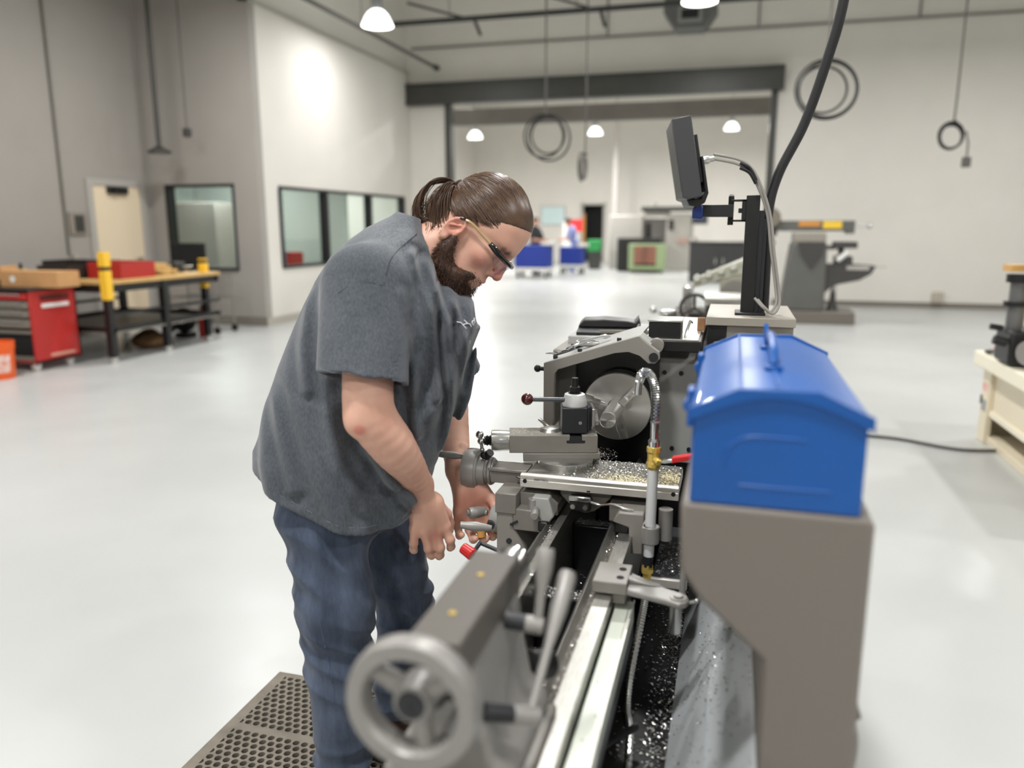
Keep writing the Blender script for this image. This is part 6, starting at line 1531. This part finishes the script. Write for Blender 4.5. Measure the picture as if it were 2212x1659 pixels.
for a in (90,210,330): MB().cyl((-.22,4.93,1.0),(-.22+.08*math.cos(R(a)),4.93,1.0+.08*math.sin(R(a))),.008,n=8).build('spoke', M_L2D, l2)
MB().box(-.30,-.24,5.0,5.2,.99,1.13).build('tool_block', M_STEELB, l2, bevel=.01)
MB().box(-.16,.13,5.0,5.5,.84,1.0).build('tailstock', M_L2D, l2, bevel=.02); MB().cyl((-.16,4.9,1.06),(.13,4.9,1.06),.045,n=18).build('cross_bar', M_STEEL, l2)
MB().prism([(-.28,1.09),(.16,1.22),(.16,1.30),(.10,1.31),(-.24,1.16)],'y',5.3,5.45).build('gear_cover', mat('pale_green_grey', rgb(176,176,160),.45), l2, bevel=.008)
for k in range(5): MB().cyl((-.23+.075*k,5.26,1.165+.026*k),(-.23+.075*k,5.32,1.165+.026*k),.022,n=12).build('cover_bolt', mat('bolt_pale', rgb(196,196,184),.4), l2)
MB().box(-.10,.20,6.4,7.05,.80,1.16).build('headstock', M_L2, l2, bevel=.02); MB().cyl((.02,6.4,.98),(.02,6.28,.98),.11,n=24).build('chuck', M_STEEL, l2)

# ------------------------------------------------------------------ far hall
M_NAVY = mat('cart_blue', rgb(16,44,132),.5); M_LGR = mat('cart_light_grey', rgb(198,198,194),.5)
def blue_cart(label, x, y, w, h, d=.7):
    o = thing('utility_cart', label, 'cart', (x,y,0), 0, 'blue carts in the far hall')
    MB().box(x-w/2,x+w/2,y-d/2,y+d/2,.30,h).build('body', M_NAVY, o, bevel=.02); MB().box(x-w/2-.04,x+w/2+.04,y-d/2-.04,y+d/2+.04,.20,.30).build('tray', M_LGR, o, bevel=.02)
    MB().box(x+w/2-.12,x+w/2+.12,y-d/2-.02,y+d/2,h,h+.10).build('end_shelf', M_LGR, o, bevel=.01)
    for sx in (-1,1):
        for sy in (-1,1): MB().cyl((x+sx*w*.42-.03,y+sy*d*.4,.09),(x+sx*w*.42+.03,y+sy*d*.4,.09),.09,n=14).box(x+sx*w*.42-.02,x+sx*w*.42+.02,y+sy*d*.4-.02,y+sy*d*.4+.02,.12,.2).build('caster', M_STEEL_DK, o)
blue_cart('large blue cart with grey tray right behind the man\'s face', -5.68,22.5,1.0,.95)
blue_cart('smaller blue cart parked behind the large blue cart', -4.95,24.6,.7,.85)
def far_person(label, x, y, rz, shirt, pants, hair, lean=0.0, cap=False):
    o = thing('person', label, 'person', (x,y,0), rz)
    L = lean
    V, F = sdf_mesh([EL((.02+L*.9,0,1.62),(.10,.08,.125),None,.03),RC((L*.75,0,1.5),(L*.6,0,1.38),.06,.07,.03),RC((L*.6,-.19,1.36),(.10+L*.5,-.26,1.08),.055,.045,.02),RC((.10+L*.5,-.26,1.08),(.34+L*.5,-.18,1.05),.042,.035,.02),RC((L*.6,.19,1.36),(.10+L*.5,.26,1.08),.055,.045,.02),RC((.10+L*.5,.26,1.08),(.34+L*.5,.16,1.05),.042,.035,.02),EL((.40+L*.5,-.17,1.05),(.06,.04,.03),None,.02),EL((.40+L*.5,.15,1.05),(.06,.04,.03),None,.02),EL((L*.4,0,1.2),(.10,.16,.25),None,.05)], (-.3,-.4,.85),(.75,.4,1.8),.016)
    np_mesh('body', V, F, mat('skin_far', rgb(196,144,122),.5), o)
    V, F = sdf_mesh([EL((L*.35,0,1.22),(.15,.21,.30),None,.05),EL((0,0,.98),(.15,.19,.12),None,.05),RC((L*.6,-.19,1.36),(.08+L*.5,-.25,1.14),.075,.065,.04),RC((L*.6,.19,1.36),(.08+L*.5,.25,1.14),.075,.065,.04)], (-.3,-.4,.8),(.5,.4,1.6),.02)
    np_mesh('shirt', V, F, shirt, o)
    V, F = sdf_mesh([EL((0,0,.95),(.14,.18,.10),None,.05),RC((0,-.09,.9),(.02,-.10,.08),.10,.065,.04),RC((0,.09,.9),(.02,.10,.08),.10,.065,.04),RC((.0,-.10,.045),(.17,-.11,.04),.045,.04,.02),RC((.0,.10,.045),(.17,.11,.04),.045,.04,.02)], (-.3,-.3,-.01),(.4,.3,1.1),.02)
    np_mesh('trousers', V, F, pants, o)
    V, F = sdf_mesh([EL((.0+L*.9,0,1.66),(.115,.095,.105),None,.02)]+([EL((.12+L*.9,0,1.66),(.09,.07,.015),None,.02)] if cap else []), (-.3,-.2,1.5),(.6,.2,1.85),.015, lambda P,d: np.maximum(d,1.63-P[...,2]+.25*(P[...,0]-L*.9)))
    np_mesh('cap' if cap else 'hair', V, F, hair, o); return o
far_person('person in dark clothes standing behind the blue cart, half hidden by the man', -5.92,23.6,R(-20), mat('far_black', rgb(34,34,36),.8), MATS['far_black'], mat('far_hair', rgb(70,50,40),.7))
far_person('person in lilac clothes and black cap leaning beside the blue carts', -5.15,25.9,R(200), mat('far_lilac', rgb(132,140,186),.8), mat('far_jeans', rgb(120,130,176),.8), M_BLACK, .25, True)
rs = thing('banner_stand','red and white sign board standing behind the far people','sign',(-5.6,27.5,0)); MB().box(-5.9,-5.35,27.5,27.53,.15,1.62).build('white_panel', M_WHITEP, rs); MB().box(-5.62,-5.18,27.47,27.5,1.30,1.72).build('red_panel', mat('sign_red', rgb(214,48,48),.5), rs); MB().box(-5.9,-5.35,27.4,27.65,.0,.05).box(-5.66,-5.6,27.5,27.54,.05,.2).build('foot', M_STEEL_DK, rs)
wbd = thing('notice_board','pale blue notice board on the far wall above the people','board',(-7.75,33.35,1.7)); MB().box(-8.1,-7.1,33.35,33.395,1.55,2.3).build('board', mat('board_pale', rgb(206,226,228),.5), wbd, bevel=.01); MB().box(-8.14,-7.06,33.36,33.398,1.51,2.34).build('board_frame', M_FRAME, wbd)
gb = thing('green_bin','small green bin beside the far dark doorway','bin',(-5.35,27.4,0)); MB().prism([(-.18,0.02),(.18,.02),(.22,.62),(-.22,.62)],'y',27.2,27.6,Matrix.Translation((-4.72,0,0))).build('tub', M_STEEL_DK, gb, bevel=.02); MB().box(-4.96,-4.48,27.18,27.62,.62,1.02).build('green_top', mat('bin_green', rgb(40,140,70),.5), gb, bevel=.03)
# black cabinet, green drawer chest, grey machining centre
kc_ = thing('storage_cabinet','black storage cabinet beside the green drawer chest','cabinet',(-3.2,26.6,0)); MB().box(-3.78,-2.35,26.3,27.0,.04,1.10).build('carcass', mat('cab_black', rgb(36,36,36),.5), kc_, bevel=.01); MB().box(-3.68,-3.36,26.28,26.3,.1,1.05).build('door', M_BLACK, kc_, bevel=.005); MB().box(-3.75,-2.4,26.32,26.98,0,.04).build('plinth', M_BLACK, kc_)
gc = thing('drawer_chest','pale green rolling chest with brown drawers in the far hall','drawer chest',(-2.75,25.7,0)); MB().box(-3.3,-2.15,25.5,26.15,.10,.92).build('case', mat('chest_green', rgb(146,164,122),.5), gc, bevel=.02)
for k in range(6): d_ = MB().box(-3.12,-2.42,25.47,25.5,.30+.095*k,.385+.095*k).build('drawer', mat('drawer_brown', rgb(146,96,78),.5), gc, bevel=.008); MB().box(-2.87,-2.67,25.455,25.47,.335+.095*k,.35+.095*k).build('pull', M_STEEL_DK, d_)
MB().box(-3.12,-2.42,25.485,25.5,.24,.295).build('lower_gap', M_BLACKM, gc)
for x in (-3.2,-2.25): MB().cyl((x-.03,25.6,.05),(x+.03,25.6,.05),.05,n=12).build('caster', M_STEEL_DK, gc)
mc = thing('machining_centre','large light grey milling centre standing behind the green chest','milling machine',(-2.8,28.2,0)); M_MC = mat('mc_grey', rgb(172,168,160),.5); M_MC2 = mat('mc_dark', rgb(130,126,122),.5)
MB().box(-4.25,-3.1,27.6,28.9,.0,1.86).build('left_housing', M_MC, mc, bevel=.04); MB().box(-3.1,-2.3,27.9,28.9,.0,1.75).build('door_bay', M_MC2, mc, bevel=.02); MB().box(-2.3,-1.45,27.5,28.9,.0,1.90).build('right_housing', M_MC, mc, bevel=.04)
MB().box(-3.15,-.9,27.4,27.9,1.98,2.14).build('top_beam', M_STEEL_DK, mc, bevel=.01); MB().box(-3.05,-2.2,27.6,27.9,1.82,1.98).build('header', M_MC, mc); MB().box(-3.0,-2.85,27.85,27.9,1.05,1.6).build('window_slot', M_BLACK, mc); MB().box(-2.2,-2.05,27.47,27.5,1.35,1.7).build('control_screen', M_BLACK, mc, bevel=.01); MB().box(-1.9,-1.55,27.46,27.5,.9,1.1).build('label_strip', mat('strip_pink', rgb(180,150,140),.5), mc); MB().cyl((-2.75,27.8,2.14),(-2.75,27.8,2.3),.09,n=14).build('beacon', M_MC, mc); MB().sph((-1.35,27.5,1.0),.12,12).build('pendant_wheel', M_STEEL, mc); MB().box(-1.4,-.95,27.5,28.5,1.55,1.98).build('side_cover', mat('mc_navy', rgb(56,62,78),.5), mc, bevel=.02)
bb = thing('steel_cabinet','wide dark grey cabinet standing behind the second lathe','cabinet',(-.45,21.9,0)); MB().box(-1.17,.35,21.7,22.4,.05,1.05).build('carcass', mat('cab_charcoal', rgb(50,50,50),.5), bb, bevel=.015); MB().box(-1.2,.38,21.67,22.43,1.05,1.09).build('top', M_STEEL_DK, bb, bevel=.005)
for k in range(2): dd = MB().box(-1.13+.74*k,-.43+.74*k,21.685,21.7,.1,1.0).build('door', MATS['cab_charcoal'], bb, bevel=.006); MB().box(-.50+.2*k,-.47+.2*k,21.66,21.685,.5,.65).build('handle', M_STEELB, dd)
MB().box(-1.15,.33,21.72,22.38,0,.05).build('plinth', M_BLACK, bb)
fp = MB().box(-4.53,-4.36,29.9,30.05,0,6.98).build('roof_column', mat('column_pale', rgb(196,190,184),.6), None, bevel=.01); tag(fp,'pale slender roof column beside the far dark doorway','column')
